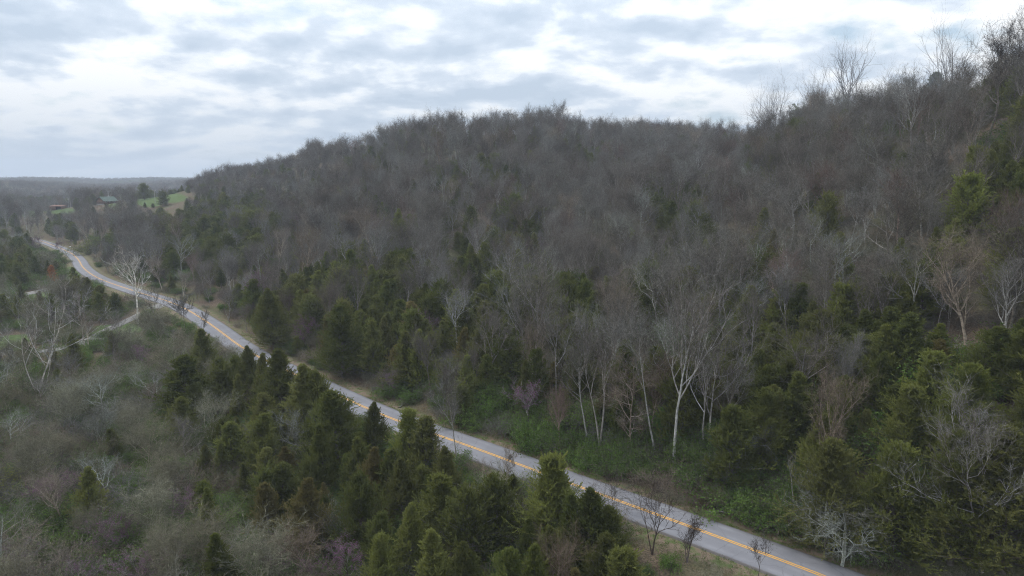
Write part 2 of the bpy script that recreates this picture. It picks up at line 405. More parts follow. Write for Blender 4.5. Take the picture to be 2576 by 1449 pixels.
M = dict(
    grey=bark('grey_bark', (0.162, 0.153, 0.134)),
    brown=bark('brown_bark', (0.150, 0.132, 0.112)),
    dark=bark('dark_bark', (0.075, 0.062, 0.055)),
    white=bark('white_sycamore_bark', (0.31, 0.30, 0.27), 0.45, 1.3, 0.15),
    pale=bark('pale_grey_bark', (0.205, 0.195, 0.175), 0.55, 2.0),
    red=bark('reddish_twig_bark', (0.18, 0.13, 0.11)),
    lichen=bark('lichen_grey_bark', (0.20, 0.205, 0.175), 0.6, 4.0),
    chalk=bark('chalk_white_bark', (0.44, 0.43, 0.39), 0.5, 1.3, 0.1),
    olive=bark('olive_brush_bark', (0.195, 0.188, 0.130)),
    tan=bark('tan_twig_bark', (0.21, 0.175, 0.135)),
    cedar=leaf('cedar_sprays', (0.070, 0.092, 0.022), (0.180, 0.195, 0.052), (0.150, 0.150, 0.050)),
    cedar_blue=leaf('dark_cedar_sprays', (0.060, 0.080, 0.024), (0.150, 0.168, 0.044), (0.115, 0.122, 0.036)),
    cedar_lime=leaf('yellow_green_cedar_sprays', (0.10, 0.125, 0.025), (0.215, 0.228, 0.062), (0.18, 0.19, 0.055)),
    cedar_brown=leaf('bronze_cedar_sprays', (0.10, 0.09, 0.034), (0.22, 0.195, 0.065), (0.18, 0.15, 0.055)),
    rust=leaf('dead_rust_sprays', (0.20, 0.09, 0.035), (0.33, 0.15, 0.06), (0.26, 0.11, 0.05)),
    shrub=leaf('spring_shrub_leaves', (0.065, 0.115, 0.026), (0.145, 0.235, 0.048), (0.110, 0.155, 0.042)),
    lime=leaf('fresh_lime_leaves', (0.14, 0.18, 0.04), (0.24, 0.28, 0.07), (0.2, 0.2, 0.06)),
    redbud=leaf('redbud_blossom', (0.24, 0.08, 0.20), (0.38, 0.17, 0.33), (0.26, 0.12, 0.22)),
    blossom=leaf('cream_blossom', (0.42, 0.38, 0.34), (0.6, 0.56, 0.5), (0.45, 0.4, 0.36)),
    bud=leaf('olive_bud_leaves', (0.11, 0.12, 0.05), (0.18, 0.19, 0.07), (0.13, 0.12, 0.07)),
    straw=leaf('dry_grass_blades', (0.20, 0.15, 0.09), (0.34, 0.27, 0.17), (0.22, 0.17, 0.11)),
    grass=leaf('verge_grass_blades', (0.05, 0.11, 0.02), (0.12, 0.2, 0.04), (0.10, 0.12, 0.04)),
)

# ------------------------------------------------------------------ tree makers (all meshes in metres, base at the origin)
def crown_env(t):                                  # relative limb length along the trunk
    return 0.35 + 1.0 * np.sin(np.clip((1 - t) * 1.15 + 0.12, 0, 1) * math.pi * 0.85)
def stem(H, r0, K0, lean, wig, rg, tip=0.12):
    P = np.zeros((1, K0, 3)); d = nrm(np.array([lean[0], lean[1], 1.0])); b = np.array([0, 0, 0.0])
    for k in range(1, K0):
        d = nrm(d + rg.normal(size=3) * wig * np.array([1, 1, 0.2]) + np.array([-lean[0] * 0.06, -lean[1] * 0.06, 0.08]))
        P[0, k] = P[0, k - 1] + d
    P[0] *= H / P[0, -1, 2]
    Rr = (r0 * (1 - (1 - tip) * np.linspace(0, 1, K0) ** 0.9))[None]; Rr[0, 0] *= 1.25
    return P, Rr
def bare_parts(seed, H=15.0, r0=0.22, first=0.35, spread=0.62, limbs=11, stems=1, lean=(0, 0), wig=0.06, limb_len=0.30, twig=1.0, up=0.20, n2=6, n3=5, n4=5, n5=3, tw=0.02,
               split=False, wl=0.13, gnarl=1.0, buds=None, budn=0):
    """trunk polylines, then limbs with everything that grows on each"""
    rg = np.random.default_rng(seed)
    tr = Acc(); groups = []
    for s in range(stems):
        a = s * 2 * math.pi / max(stems, 1) + rg.random() * 1.2
        ln = lean if stems == 1 else (lean[0] + 0.22 * math.cos(a), lean[1] + 0.22 * math.sin(a))
        P0, R0 = stem(H * 0.84 * (1.0 if s == 0 else 0.8 + 0.18 * rg.random()), r0 * (1 if s == 0 else 0.75), 9, ln, wig, rg)
        tubes(tr, P0, R0, 7, np.full(1, 1.7))
        nl = limbs if s == 0 else max(4, limbs - 3)
        P1, R1, t1 = grow(P0, R0, nl, first, 0.97, H * limb_len, spread, up, wl * gnarl, 6, 0.022, 0.3, rg, crown_env, 0.85)
        groups.append((P1, R1))
    P1 = np.concatenate([g[0] for g in groups]); R1 = np.concatenate([g[1] for g in groups])
    accs = []
    sets = [[i] for i in range(len(P1))] if split else [list(range(len(P1)))]
    bud = Acc()
    for idx in sets:
        ac = Acc(); p1, r1 = P1[idx], R1[idx]
        tubes(ac, p1, r1, 5, np.full(len(p1), 1.7))
        l1 = np.linalg.norm(p1[:, -1] - p1[:, 0], axis=1)
        p2, r2, _ = grow(p1, r1, n2, 0.18, 0.98, l1 * 0.48, 0.52, up * 0.8, 0.16 * gnarl, 5, 0.020, 0.35, rg)
        tubes(ac, p2, r2, 4, np.full(len(p2), 1.3))
        l2 = np.linalg.norm(p2[:, -1] - p2[:, 0], axis=1)
        p3, r3, _ = grow(p2, r2, n3, 0.15, 1.0, l2 * 0.55, 0.52, up * 0.6, 0.2 * gnarl, 4, 0.018, 0.4, rg)
        r3 = np.maximum(r3, tw * 0.45)
        tubes(ac, p3, r3, 3, rg.random(len(p3)))
        l3 = np.linalg.norm(p3[:, -1] - p3[:, 0], axis=1)
        p4, r4, _ = grow(p3, r3, n4, 0.1, 1.0, np.maximum(l3 * 0.62, 0.25) * twig, 0.6, 0.06, 0.2, 2, 0.02, 0.5, rg)
        d4 = p4[:, 1] - p4[:, 0]; L4 = np.linalg.norm(d4, axis=1)
        blades(ac, p4[:, 0], nrm(d4), L4, np.full(len(L4), tw), rg.random(len(L4)), rg)
        if n5:
            p5, r5, _ = grow(p4, np.full(p4.shape[:2], 0.01), n5, 0.2, 0.95, L4 * 0.7, 0.6, 0.06, 0.2, 2, 0.02, 0.5, rg)
            d5 = p5[:, 1] - p5[:, 0]; L5 = np.linalg.norm(d5, axis=1)
            blades(ac, p5[:, 0], nrm(d5), L5, np.full(len(L5), tw * 0.75), rg.random(len(L5)), rg)
        if budn:
            k = rg.integers(0, len(p4), budn // len(sets)); b0 = p4[k, 0] + d4[k] * rg.random((len(k), 1)) + rg.normal(size=(len(k), 3)) * 0.05
            n = len(k)
            rhombs(bud, b0, nrm(rg.normal(size=(n, 3)) + [0, 0, 0.5]), np.full(n, buds) * (0.6 + 0.8 * rg.random(n)), np.full(n, buds * 0.8), rg.random(n), rg)
        accs.append(ac)
    return tr, accs, bud
def cedar_parts(seed, H=9.0, W=2.1, shape='cone', boughs=130, bl=11, sp=9, low=0.05, rough=0.25, ls=0.34, lw=0.12, trunk_r=0.13, openness=0.0):
    rg = np.random.default_rng(seed)
    tr = Acc(); P0, R0 = stem(H * 0.97, trunk_r, 8, (rg.normal() * 0.02, rg.normal() * 0.02), 0.02, rg, 0.08)
    tubes(tr, P0, R0, 6)
    def prof(t):
        if shape == 'cone': return (1 - t) ** 0.8 * np.clip(t * 9 + 0.45, 0, 1)
        if shape == 'oval': return np.sqrt(np.clip(1 - np.abs((t - 0.38) / 0.64) ** 2.1, 0.0, 1))
        return (1 - t) ** 0.55 * np.clip(t * 5 + 0.35, 0, 1)
    n = boughs
    t = low + (1.0 - low) * (np.arange(n) + rg.random(n) * 1.5) / (n + 1)
    t = t ** 0.95
    lump = 1 + rough * np.sin(t * 23 + seed) * 0.4 + (rough * 0.6 + 0.08) * rg.normal(size=n)
    ln = W * prof(t) * np.clip(lump, 0.45, 1.6) + 0.12
    az = np.arange(n) * 2.399 + rg.normal(size=n) * 0.35
    el = np.radians(16 + 50 * t + rg.normal(size=n) * 10)
    f = t * 7; i = np.clip(f.astype(int), 0, 6); fr = (f - i)[:, None]
    pos = P0[0, i] * (1 - fr) + P0[0, i + 1] * fr
    d = np.stack([np.cos(el) * np.cos(az), np.cos(el) * np.sin(az), np.sin(el)], 1)
    Kk = 5; P1 = np.empty((n, Kk, 3)); P1[:, 0] = pos
    for k in range(1, Kk):
        d = nrm(d + np.array([0, 0, 0.16 if k > 1 else -0.15]) + rg.normal(size=d.shape) * 0.10)
        P1[:, k] = P1[:, k - 1] + d * (ln / (Kk - 1))[:, None]
    R1 = (0.012 + 0.014 * ln)[:, None] * np.linspace(1, 0.25, Kk)
    tubes(tr, P1, R1, 3)
    cr = Acc()
    P2, R2, t2 = grow(P1, R1, bl, 0.22, 1.0, 0.14 + 0.36 * ln, 0.62, 0.22, 0.12, 3, 0.015, 0.3, rg)
    tone2 = np.repeat(rg.random(n), bl) * 0.55 + rg.random(len(P2)) * 0.45
    if openness:
        keep = rg.random(len(P2)) > openness; P2 = P2[keep]; tone2 = tone2[keep]; R2 = R2[keep]
    P3, R3, _ = grow(P2, np.full(P2.shape[:2], 0.01), sp, 0.05, 1.0, ls, 0.42, 0.25, 0.15, 2, 0.02, 0.3, rg)
    d3 = P3[:, 1] - P3[:, 0]; L = np.linalg.norm(d3, axis=1)
    g = np.repeat(tone2, sp) * 0.75 + rg.random(len(L)) * 0.25
    rhombs(cr, P3[:, 0], nrm(d3), L, lw * (0.6 + 0.8 * rg.random(len(L))), g, rg)
    return tr, cr
def shrub_parts(seed, H=2.2, W=1.6, stems=9, leaves=2600, ls=0.12, twigs=True, tw=0.016):
    rg = np.random.default_rng(seed)
    st = Acc(); n = stems
    az = rg.random(n) * 6.28; el = np.radians(50 + 35 * rg.random(n)); ln = H * (0.7 + 0.4 * rg.random(n))
    d = np.stack([np.cos(el) * np.cos(az), np.cos(el) * np.sin(az), np.sin(el)], 1)
    P1 = np.empty((n, 6, 3)); P1[:, 0] = np.stack([rg.normal(size=n) * 0.25, rg.normal(size=n) * 0.25, np.full(n, -0.1)], 1)
    for k in range(1, 6):
        d = nrm(d + rg.normal(size=d.shape) * 0.14 + np.stack([np.cos(az), np.sin(az), 0 * az], 1) * 0.12 * W)
        P1[:, k] = P1[:, k - 1] + d * (ln / 5)[:, None]
    R1 = np.full((n, 1), 0.028) * np.linspace(1, 0.3, 6)
    tubes(st, P1, R1, 4)
    P2, R2, _ = grow(P1, R1, 9, 0.2, 1.0, ln * 0.45, 0.7, 0.05, 0.2, 4, 0.015, 0.4, rg)
    tubes(st, P2, np.maximum(R2, tw * 0.4), 3, rg.random(len(P2)))
    l2 = np.linalg.norm(P2[:, -1] - P2[:, 0], axis=1)
    P3, R3, _ = grow(P2, R2, 7, 0.1, 1.0, l2 * 0.6, 0.7, 0.03, 0.2, 2, 0.02, 0.5, rg)
    d3 = P3[:, 1] - P3[:, 0]; L3 = np.linalg.norm(d3, axis=1)
    blades(st, P3[:, 0], nrm(d3), L3, np.full(len(L3), tw), rg.random(len(L3)), rg)
    P4, R4, _ = grow(P3, np.full(P3.shape[:2], .01), 3, 0.1, 1.0, L3 * 0.6, 0.7, 0.03, 0.2, 2, 0.02, 0.5, rg)
    d4 = P4[:, 1] - P4[:, 0]; L4 = np.linalg.norm(d4, axis=1)
    blades(st, P4[:, 0], nrm(d4), L4, np.full(len(L4), tw * 0.8), rg.random(len(L4)), rg)
    lf = Acc()
    if leaves:
        k = rg.integers(0, len(P4), leaves); B = P4[k, 0] + d4[k] * rg.random((leaves, 1)) + rg.normal(size=(leaves, 3)) * 0.05
        g = np.clip(vnoise(B[:, 0] + 50, B[:, 1] + 50, 0.5, seed % 50) * 0.7 + rg.random(leaves) * 0.4, 0, 1)
        rhombs(lf, B, nrm(rg.normal(size=(leaves, 3)) + [0, 0, 0.7]), ls * (0.6 + 0.8 * rg.random(leaves)), np.full(leaves, ls * 0.7), g, rg)
    return st, lf

PROTO = {}      # kind -> list of dict(parts=[(part name, mesh)], H=height)
def proto(kind, H, parts, W):
    PROTO.setdefault(kind, []).append(dict(H=H, parts=parts, W=W))
# ordinary bare trees
bare_specs = [('grey', dict()), ('grey', dict(limbs=14, spread=0.6, first=0.45, n3=4, limb_len=0.26)), ('brown', dict(limbs=10, spread=0.8, first=0.3)),
              ('grey', dict(stems=2, limbs=9, first=0.4)), ('brown', dict(limbs=12, limb_len=0.3, first=0.45, spread=0.6)), ('grey', dict(limbs=9, spread=0.9, first=0.3, gnarl=1.4)),
              ('pale', dict(limbs=10, spread=0.7, first=0.4, n5=2)), ('grey', dict(stems=3, limbs=7, first=0.3, spread=0.6)), ('tan', dict(limbs=12, spread=0.6, first=0.3, limb_len=0.3)),
              ('lichen', dict(limbs=9, spread=0.85, first=0.35, gnarl=1.6, n5=1)), ('red', dict(limbs=12, spread=0.6, first=0.35)), ('olive', dict(limbs=9, spread=0.8, first=0.15, stems=2, limb_len=0.34, gnarl=1.1, r0=0.13)), ('olive', dict(limbs=10, spread=0.7, first=0.12, stems=3, limb_len=0.32, gnarl=1.0, r0=0.12))]
for i, (mk, kw) in enumerate(bare_specs):
    a = dict(limbs=11, n4=4, n5=3); a.update(kw)
    tr, ac, _ = bare_parts(100 + i, tw=0.030 if i < 11 else 0.045, **a)
    proto('bare', 15.0, [('trunk', tr.mesh('bare_trunk', [M[mk]])), ('crown', ac[0].mesh('bare_crown', [M[mk]]))], 4.6)
bud_tr, bud_ac, bud_b = bare_parts(150, tw=0.035, buds=0.22, budn=2600, n5=2)
# cedars
ced_specs = [('cedar', dict(shape='cone')), ('cedar', dict(shape='oval', W=2.0, rough=0.3)), ('cedar', dict(shape='round', W=2.2, rough=0.35)), ('cedar', dict(shape='cone', W=1.7, H=9.5)),
             ('cedar_blue', dict(shape='cone', W=2.2)), ('cedar_lime', dict(shape='cone', W=2.1, rough=0.3)), ('cedar_brown', dict(shape='round', W=1.9, rough=0.35)), ('cedar_blue', dict(shape='oval', W=2.4)),
             ('cedar', dict(shape='round', W=2.0, rough=0.5, openness=0.3)), ('cedar_lime', dict(shape='oval', W=1.9, rough=0.35))]
for i, (mk, kw) in enumerate(ced_specs):
    a = dict(boughs=130, bl=9, sp=10); a.update(kw)
    tr, cr = cedar_parts(200 + i, **a)
    proto('cedar', a.get('H', 9.0), [('trunk', tr.mesh('cedar_trunk', [M['brown']])), ('crown', cr.mesh('cedar_crown', [M[mk]]))], a.get('W', 2.1))
for i in range(3):
    tr, ac, bd = bare_parts(300 + i, H=5.0, r0=0.08, first=0.25, limbs=8, stems=1 + i % 2, spread=0.8, limb_len=0.42, n3=4, n4=4, n5=2, tw=0.03, buds=0.075, budn=2300, up=0.05)
    proto('redbud', 5.0, [('trunk', tr.mesh('redbud_trunk', [M['dark']])), ('branches', ac[0].mesh('redbud_branches', [M['grey']])), ('blossom', bd.mesh('redbud_blossom', [M['redbud']]))], 2.2)
for i, (H, W, lv, mk) in enumerate([(2.4, 1.6, 3800, 'shrub'), (2.0, 1.9, 3600, 'shrub'), (2.8, 1.5, 3400, 'shrub'), (2.2, 1.5, 1500, 'shrub')]):
    st, lf = shrub_parts(400 + i, H, W, 10, lv, 0.15)
    proto('green', H, [('stems', st.mesh('shrub_stems', [M['brown']])), ('leaves', lf.mesh('shrub_leaves', [M[mk]]))], W)
for i, (H, W, mk) in enumerate([(2.6, 1.5, 'olive'), (3.2, 1.4, 'grey'), (2.4, 1.9, 'olive'), (2.8, 1.6, 'tan')]):
    st, lf = shrub_parts(450 + i, H, W, 11, 0, tw=0.024)
    proto('brush', H, [('stems', st.mesh('brush_stems', [M[mk]]))], W)
print('protos', round(time.time() - T0, 1))

# ------------------------------------------------------------------ object helpers
COUNT = {}
def link(o, parent=None):
    COL.objects.link(o)
    if parent is not None: o.parent = parent
    return o
def tag(o, label=None, cat=None, group=None, kind=None):
    if label: o['label'] = label
    if cat: o['category'] = cat
    if group: o['group'] = group
    if kind: o['kind'] = kind
    return o
def thing(name, loc, rz=0.0, sc=(1, 1, 1)):
    o = D.objects.new(name, None); o.empty_display_size = 0.3; link(o)
    o.location = loc; o.rotation_euler = (0, 0, rz); o.scale = sc
    return o
def part(name, me, parent): return link(D.objects.new(name, me), parent)

# ------------------------------------------------------------------ the ground
def soft_ellipse(px, py, cx, cy, rx, ry, e=0.35):
    d = np.sqrt(((px - cx) / rx) ** 2 + ((py - cy) / ry) ** 2)
    return np.clip((1 + e - d) / (2 * e), 0, 1)
def grass_mask(x, y, z):
    px, py, dep = project(x, y, z); r = np.hypot(x, y)
    g = np.zeros_like(px)
    for cx, cy, rx, ry, r0, r1 in [(150, 202, 14, 5, 480, 670), (172, 198, 15, 4.5, 480, 670), (114, 206, 7, 4, 480, 650), (60, 211, 16, 3, 480, 690), (28, 213, 14, 4, 480, 720),
                                   (73, 268, 9, 15, 180, 330), (50, 295, 22, 7, 150, 260), (8, 338, 22, 15, 80, 200), (112, 329, 30, 7, 90, 200), (150, 313, 16, 4, 120, 200)]:
        g = np.maximum(g, soft_ellipse(px, py, cx, cy, rx, ry) * (r > r0) * (r < r1))
    return g
az = np.concatenate([np.arange(-180, -48, 6.0), np.arange(-48, 48.01, 0.25), np.arange(54, 180, 6.0)])
rr = np.concatenate([[3, 8, 14], np.geomspace(20, 3600, 470)])
AZ, RR = np.meshgrid(np.radians(az), rr)
X, Y = RR * np.sin(AZ), RR * np.cos(AZ)
Z = height(X, Y)
na, nr = len(az), len(rr)
i = np.arange(nr - 1)[:, None] * na; j = np.arange(na)[None]; j2 = (j + 1) % na
Q = np.stack([i + j, i + j2, i + na + j2, i + na + j], -1).reshape(-1, 4)[:, ::-1]
V = np.stack([X, Y, Z], -1).reshape(-1, 3)
V = np.vstack([V, [[0, 0, float(height(0, 0)[0])]]])
jj = np.arange(na)
Tc = np.stack([np.full(na, len(V) - 1), (jj + 1) % na, jj], 1)
mask = np.append(grass_mask(X, Y, Z).ravel(), 0)
dmain = np.full(X.shape, 99.0); near = RR < 620
dmain[near] = near_line(X[near], Y[near], MAIN, np.zeros(len(MAIN)))[0]
verge = np.append(np.clip(1 - (dmain - 2.6) / 3.2, 0, 1).ravel(), 0)
g, n, b = new_mat('forest_floor'); b.inputs['Roughness'].default_value = 1.0; b.inputs['Specular IOR Level'].default_value = 0.05
tcn = N(n, 'ShaderNodeTexCoord').outputs['Object']
n1 = noise(n, tcn, 0.08, 5, 0.6); n2 = noise(n, tcn, 0.9, 5, 0.65); n3 = noise(n, tcn, 5.0, 5, 0.7)
litter = mixc(n, ramp(n, n3, [(0.38, 0.0), (0.62, 1.0)]), (0.055, 0.042, 0.032), (0.17, 0.125, 0.09))
floor = mixc(n, ramp(n, n1, [(0.42, 0.0), (0.60, 0.5)]), litter, (0.07, 0.095, 0.036))
gr = mixc(n, ramp(n, n2, [(0.35, 0.0), (0.65, 1.0)]), (0.05, 0.085, 0.028), (0.095, 0.140, 0.048))
gr = mixc(n, ramp(n, n3, [(0.4, 0.0), (0.7, 0.3)]), gr, (0.16, 0.14, 0.08))
va = N(n, 'ShaderNodeAttribute', attribute_name='verge').outputs['Fac']; ga = N(n, 'ShaderNodeAttribute', attribute_name='grass').outputs['Fac']
vg = mixc(n, ramp(n, n2, [(0.46, 0.0), (0.60, 0.75)]), mixc(n, n3, (0.09, 0.07, 0.05), (0.26, 0.20, 0.15)), (0.07, 0.115, 0.03))
c = mixc(n, ramp(n, mathn(n, 'ADD', va, mathn(n, 'MULTIPLY', mathn(n, 'SUBTRACT', n2, 0.5), 0.9)), [(0.1, 0.0), (0.45, 1.0)]), floor, vg)
c = mixc(n, ramp(n, mathn(n, 'ADD', ga, mathn(n, 'MULTIPLY', mathn(n, 'SUBTRACT', n2, 0.5), 0.5)), [(0.35, 0.0), (0.6, 1.0)]), c, gr)
n.links.new(c, b.inputs['Base Color'])
bp = N(n, 'ShaderNodeBump', ins={'Strength': 0.6, 'Distance': 0.25}); n.links.new(n3, bp.inputs['Height']); n.links.new(bp.outputs[0], b.inputs['Normal'])
me = mesh_np('ground', V, Q, Tc, [g], {'grass': mask, 'verge': verge}, True)
ground = link(D.objects.new('ground', me)); tag(ground, 'wooded hillside and valley floor under the trees', kind='structure')

# ------------------------------------------------------------------ roads
def strip(L, lz, offs, zs, name, mats, attr=True, step=1):
    P = L; t = np.empty_like(P); t[1:-1] = P[2:] - P[:-2]; t[0] = P[1] - P[0]; t[-1] = P[-1] - P[-2]
    t /= np.linalg.norm(t, axis=1)[:, None]; nn = np.stack([-t[:, 1], t[:, 0]], 1)
    offs = np.asarray(offs, float)
    if offs.ndim == 1: offs = np.broadcast_to(offs, (len(P), len(offs)))
    zs = np.asarray(zs, float)
    Vx = P[:, None, 0] + nn[:, None, 0] * offs; Vy = P[:, None, 1] + nn[:, None, 1] * offs; Vz = lz[:, None] + zs[None] + 0 * offs
    m = offs.shape[1]; V = np.stack([Vx, Vy, Vz], -1).reshape(-1, 3)
    i = np.arange(len(P) - 1)[:, None] * m; j = np.arange(m - 1)[None]
    Q = np.stack([i + j, i + j + 1, i + m + j + 1, i + m + j], -1).reshape(-1, 4)[:, ::-1]
    return mesh_np(name, V, Q, None, mats, {'across': offs.ravel()}, True)
def asphalt(name, ca, cb, edge):
    g, n, b = new_mat(name); b.inputs['Roughness'].default_value = 0.85
    tcn = N(n, 'ShaderNodeTexCoord').outputs['Object']
    a = N(n, 'ShaderNodeAttribute', attribute_name='across').outputs['Fac']
    ab = mathn(n, 'ABSOLUTE', a)
    tracks = mathn(n, 'ABSOLUTE', mathn(n, 'SUBTRACT', mathn(n, 'ABSOLUTE', mathn(n, 'SUBTRACT', ab, 1.4)), 0.75))
    c = mixc(n, ramp(n, tracks, [(0.0, 1.0), (0.45, 0.0)]), ca, cb)
    c = mixc(n, ramp(n, noise(n, tcn, 0.25, 5, 0.6), [(0.38, 0.0), (0.62, 0.8)]), c, tuple(v * 0.82 for v in ca))
    c = mixc(n, ramp(n, noise(n, tcn, 18.0, 4, 0.7), [(0.3, 0.0), (0.7, 0.35)]), c, tuple(v * 1.25 for v in cb))
    e = mathn(n, 'ADD', ab, mathn(n, 'MULTIPLY', noise(n, tcn, 1.2, 4, 0.7), 0.35))
    c = mixc(n, ramp(n, mathn(n, 'DIVIDE', e, 4.0), [(0.70, 0.0), (0.76, 1.0)]), c, edge)
    st = N(n, 'ShaderNodeTexVoronoi', feature='DISTANCE_TO_EDGE', ins={'Scale': 0.22}); 
    wv = N(n, 'ShaderNodeVectorMath', operation='ADD'); n.links.new(tcn, wv.inputs[0])
    nn_ = N(n, 'ShaderNodeTexNoise', ins={'Scale': 0.9, 'Detail': 4}); n.links.new(tcn, nn_.inputs['Vector']); n.links.new(nn_.outputs['Color'], wv.inputs[1]); n.links.new(wv.outputs[0], st.inputs['Vector'])
    c = mixc(n, ramp(n, st.outputs['Distance'], [(0.0, 0.35), (0.012, 0.0)]), c, tuple(v * 0.45 for v in ca))
    n.links.new(c, b.inputs['Base Color'])
    return g
road_m = asphalt('worn_grey_asphalt', (0.175, 0.175, 0.192), (0.215, 0.215, 0.232), (0.10, 0.09, 0.085))
hw = 2.85
road = link(D.objects.new('road', strip(MAIN, np.zeros(len(MAIN)), [-hw - 0.25, -hw, -1.9, -0.9, 0, 0.9, 1.9, hw, hw + 0.25], [-0.22, 0.0, 0.02, 0.035, 0.045, 0.035, 0.02, 0.0, -0.22], 'road', [road_m])))
tag(road, 'two lane grey asphalt road running diagonally through the woods', kind='structure')
pg, n, b = new_mat('yellow_road_paint'); b.inputs['Roughness'].default_value = 0.7
tcn = N(n, 'ShaderNodeTexCoord').outputs['Object']
n.links.new(mixc(n, ramp(n, noise(n, tcn, 3.0, 6, 0.75), [(0.38, 0.55), (0.55, 0.0)]), (0.72, 0.37, 0.045), (0.36, 0.27, 0.16)), b.inputs['Base Color'])
for o in (-0.14, 0.14):
    lm = D.objects.new('yellow_line', strip(MAIN, np.zeros(len(MAIN)), [o - 0.07, o + 0.07], [0.052, 0.052], 'yellow_line', [pg])); link(lm, road)
    lm['kind'] = 'structure'
gravel_m = asphalt('pale_gravel', (0.19, 0.185, 0.18), (0.235, 0.22, 0.205), (0.13, 0.11, 0.08))
t = np.clip(np.arange(len(SIDE)) / 3.0, 0, 1)[:, None]
w = 4.2 * (1 - t) + 1.75 * t
side = link(D.objects.new('side_road', strip(SIDE, LINES[1][1], np.hstack([-w - 0.2, -w, -w / 2, 0 * w, w / 2, w, w + 0.2]), [-0.2, 0, .01, .02, .01, 0, -0.2], 'side_road', [gravel_m])))
tag(side, 'narrow pale side road leaving the bend towards the left', kind='structure')
t = np.clip(np.arange(len(DRIVE)) / 4.0, 0, 1)[:, None]
w = 2.6 * (1 - t) + 1.2 * t
drive = link(D.objects.new('gravel_drive', strip(DRIVE, LINES[2][1] + 0.004, np.hstack([-w - 0.2, -w, -w / 2, 0 * w, w / 2, w, w + 0.2]), [-0.2, 0, .01, .02, .01, 0, -0.2], 'gravel_drive', [gravel_m])))
tag(drive, 'pale gravel drive curving off the road below the white sycamore', kind='structure')

# ------------------------------------------------------------------ small built things
def box_mesh(name, boxes, mats, bevel=0.0):
    Vs, Qs = [], []
    for k, (x0, x1, y0, y1, z0, z1) in enumerate(boxes):
        Vs += [(x0, y0, z0), (x1, y0, z0), (x1, y1, z0), (x0, y1, z0), (x0, y0, z1), (x1, y0, z1), (x1, y1, z1), (x0, y1, z1)]
        Qs += [[8 * k + q for q in f] for f in ((0, 3, 2, 1), (4, 5, 6, 7), (0, 1, 5, 4), (1, 2, 6, 5), (2, 3, 7, 6), (3, 0, 4, 7))]
    return mesh_np(name, Vs, Qs, None, mats)
def poly_mesh(name, verts, faces, mats):
    me = D.meshes.new(name); me.from_pydata(verts, [], faces); me.update()
    for m in mats: me.materials.append(m)
    return me
wood = plain('brown_cabin_boards', (0.15, 0.085, 0.05), 0.85, 0.35, 2.0)
roofm = plain('green_metal_roof', (0.085, 0.12, 0.10), 0.6, 0.25, 1.0)
brownroof = plain('rusty_brown_roof', (0.16, 0.085, 0.06), 0.8, 0.4, 1.0)
glass = plain('dark_window_glass', (0.02, 0.025, 0.03), 0.15, 0.1)
black = plain('painted_opening_shade', (0.012, 0.012, 0.014), 0.9, 0.1)  # near-black colour standing in for the shade inside the open shed
stone = plain('grey_stone', (0.28, 0.26, 0.24), 0.9, 0.4, 3.0)
polew = plain('weathered_pole_wood', (0.34, 0.32, 0.29), 0.9, 0.3, 3.0)
whitep = plain('white_paint', (0.75, 0.75, 0.73), 0.6, 0.1)
conc = plain('pale_concrete', (0.42, 0.40, 0.37), 0.9, 0.3, 2.0)
LAND = []        # landmarks for labels: (short name, px, py)
def landmark(short, o, h): 
    px, py, _ = project(o.location.x, o.location.y, o.location.z + h); LAND.append((short, float(px), float(py)))
hx, hy, hz = at(107, 204.0)
hz = float(height(hx, hy)[0])
house = tag(thing('cabin', (hx, hy, hz), R(70)), 'brown wooden cabin with green metal roof on the grassy knoll', 'house'); house.scale = (0.82,) * 3
part('foundation', box_mesh('foundation', [(-7.0, 7.0, -4.5, 4.5, -1.6, 0.4)], [stone]), house)
wl = part('wall', box_mesh('wall', [(-6.9, 6.9, -4.4, 4.4, 0.4, 3.4)], [wood]), house)
for k in range(9):
    part('log_course', box_mesh('log_course', [(-7.0, 7.0, -4.47, -4.402, 0.45 + k * 0.33, 0.72 + k * 0.33)], [wood]), wl)
for gx in (-6.9, 6.7): part('gable', poly_mesh('gable', [(gx, -4.4, 3.4), (gx, 4.4, 3.4), (gx, 0, 6.6), (gx + 0.2, -4.4, 3.4), (gx + 0.2, 4.4, 3.4), (gx + 0.2, 0, 6.6)], [(0, 2, 1), (3, 4, 5), (0, 1, 4, 3), (1, 2, 5, 4), (2, 0, 3, 5)], [wood]), house)
def slab(y0, z0, y1, z1, x0, x1, t=0.16):
    return [(x0, y0, z0), (x1, y0, z0), (x1, y1, z1), (x0, y1, z1), (x0, y0, z0 + t), (x1, y0, z0 + t), (x1, y1, z1 + t), (x0, y1, z1 + t)]
BF = [(0, 3, 2, 1), (4, 5, 6, 7), (0, 1, 5, 4), (1, 2, 6, 5), (2, 3, 7, 6), (3, 0, 4, 7)]
rf = part('roof', poly_mesh('roof', slab(-5.1, 2.95, 0, 6.65, -7.6, 7.6) + slab(0, 6.65, 5.1, 2.95, -7.6, 7.6), BF + [tuple(q + 8 for q in f) for f in BF], [roofm]), house)
part('chimney', box_mesh('chimney', [(2.4, 3.5, 0.5, 1.5, 4.6, 7.6)], [stone]), rf)
for xx in (-4.6, -1.2, 3.6):
    wd = part('window', box_mesh('window', [(xx, xx + 1.3, -4.55, -4.48, 1.3, 2.7)], [whitep]), house)
    part('pane', box_mesh('pane', [(xx + 0.12, xx + 1.18, -4.58, -4.552, 1.42, 2.58)], [glass]), wd)
dr = part('door', box_mesh('door', [(1.2, 2.2, -4.56, -4.48, 0.42, 2.55)], [brownroof]), house)
pc = part('porch', box_mesh('porch', [(-6.9, 6.9, -6.8, -4.5, 0.15, 0.38)], [wood]), house)
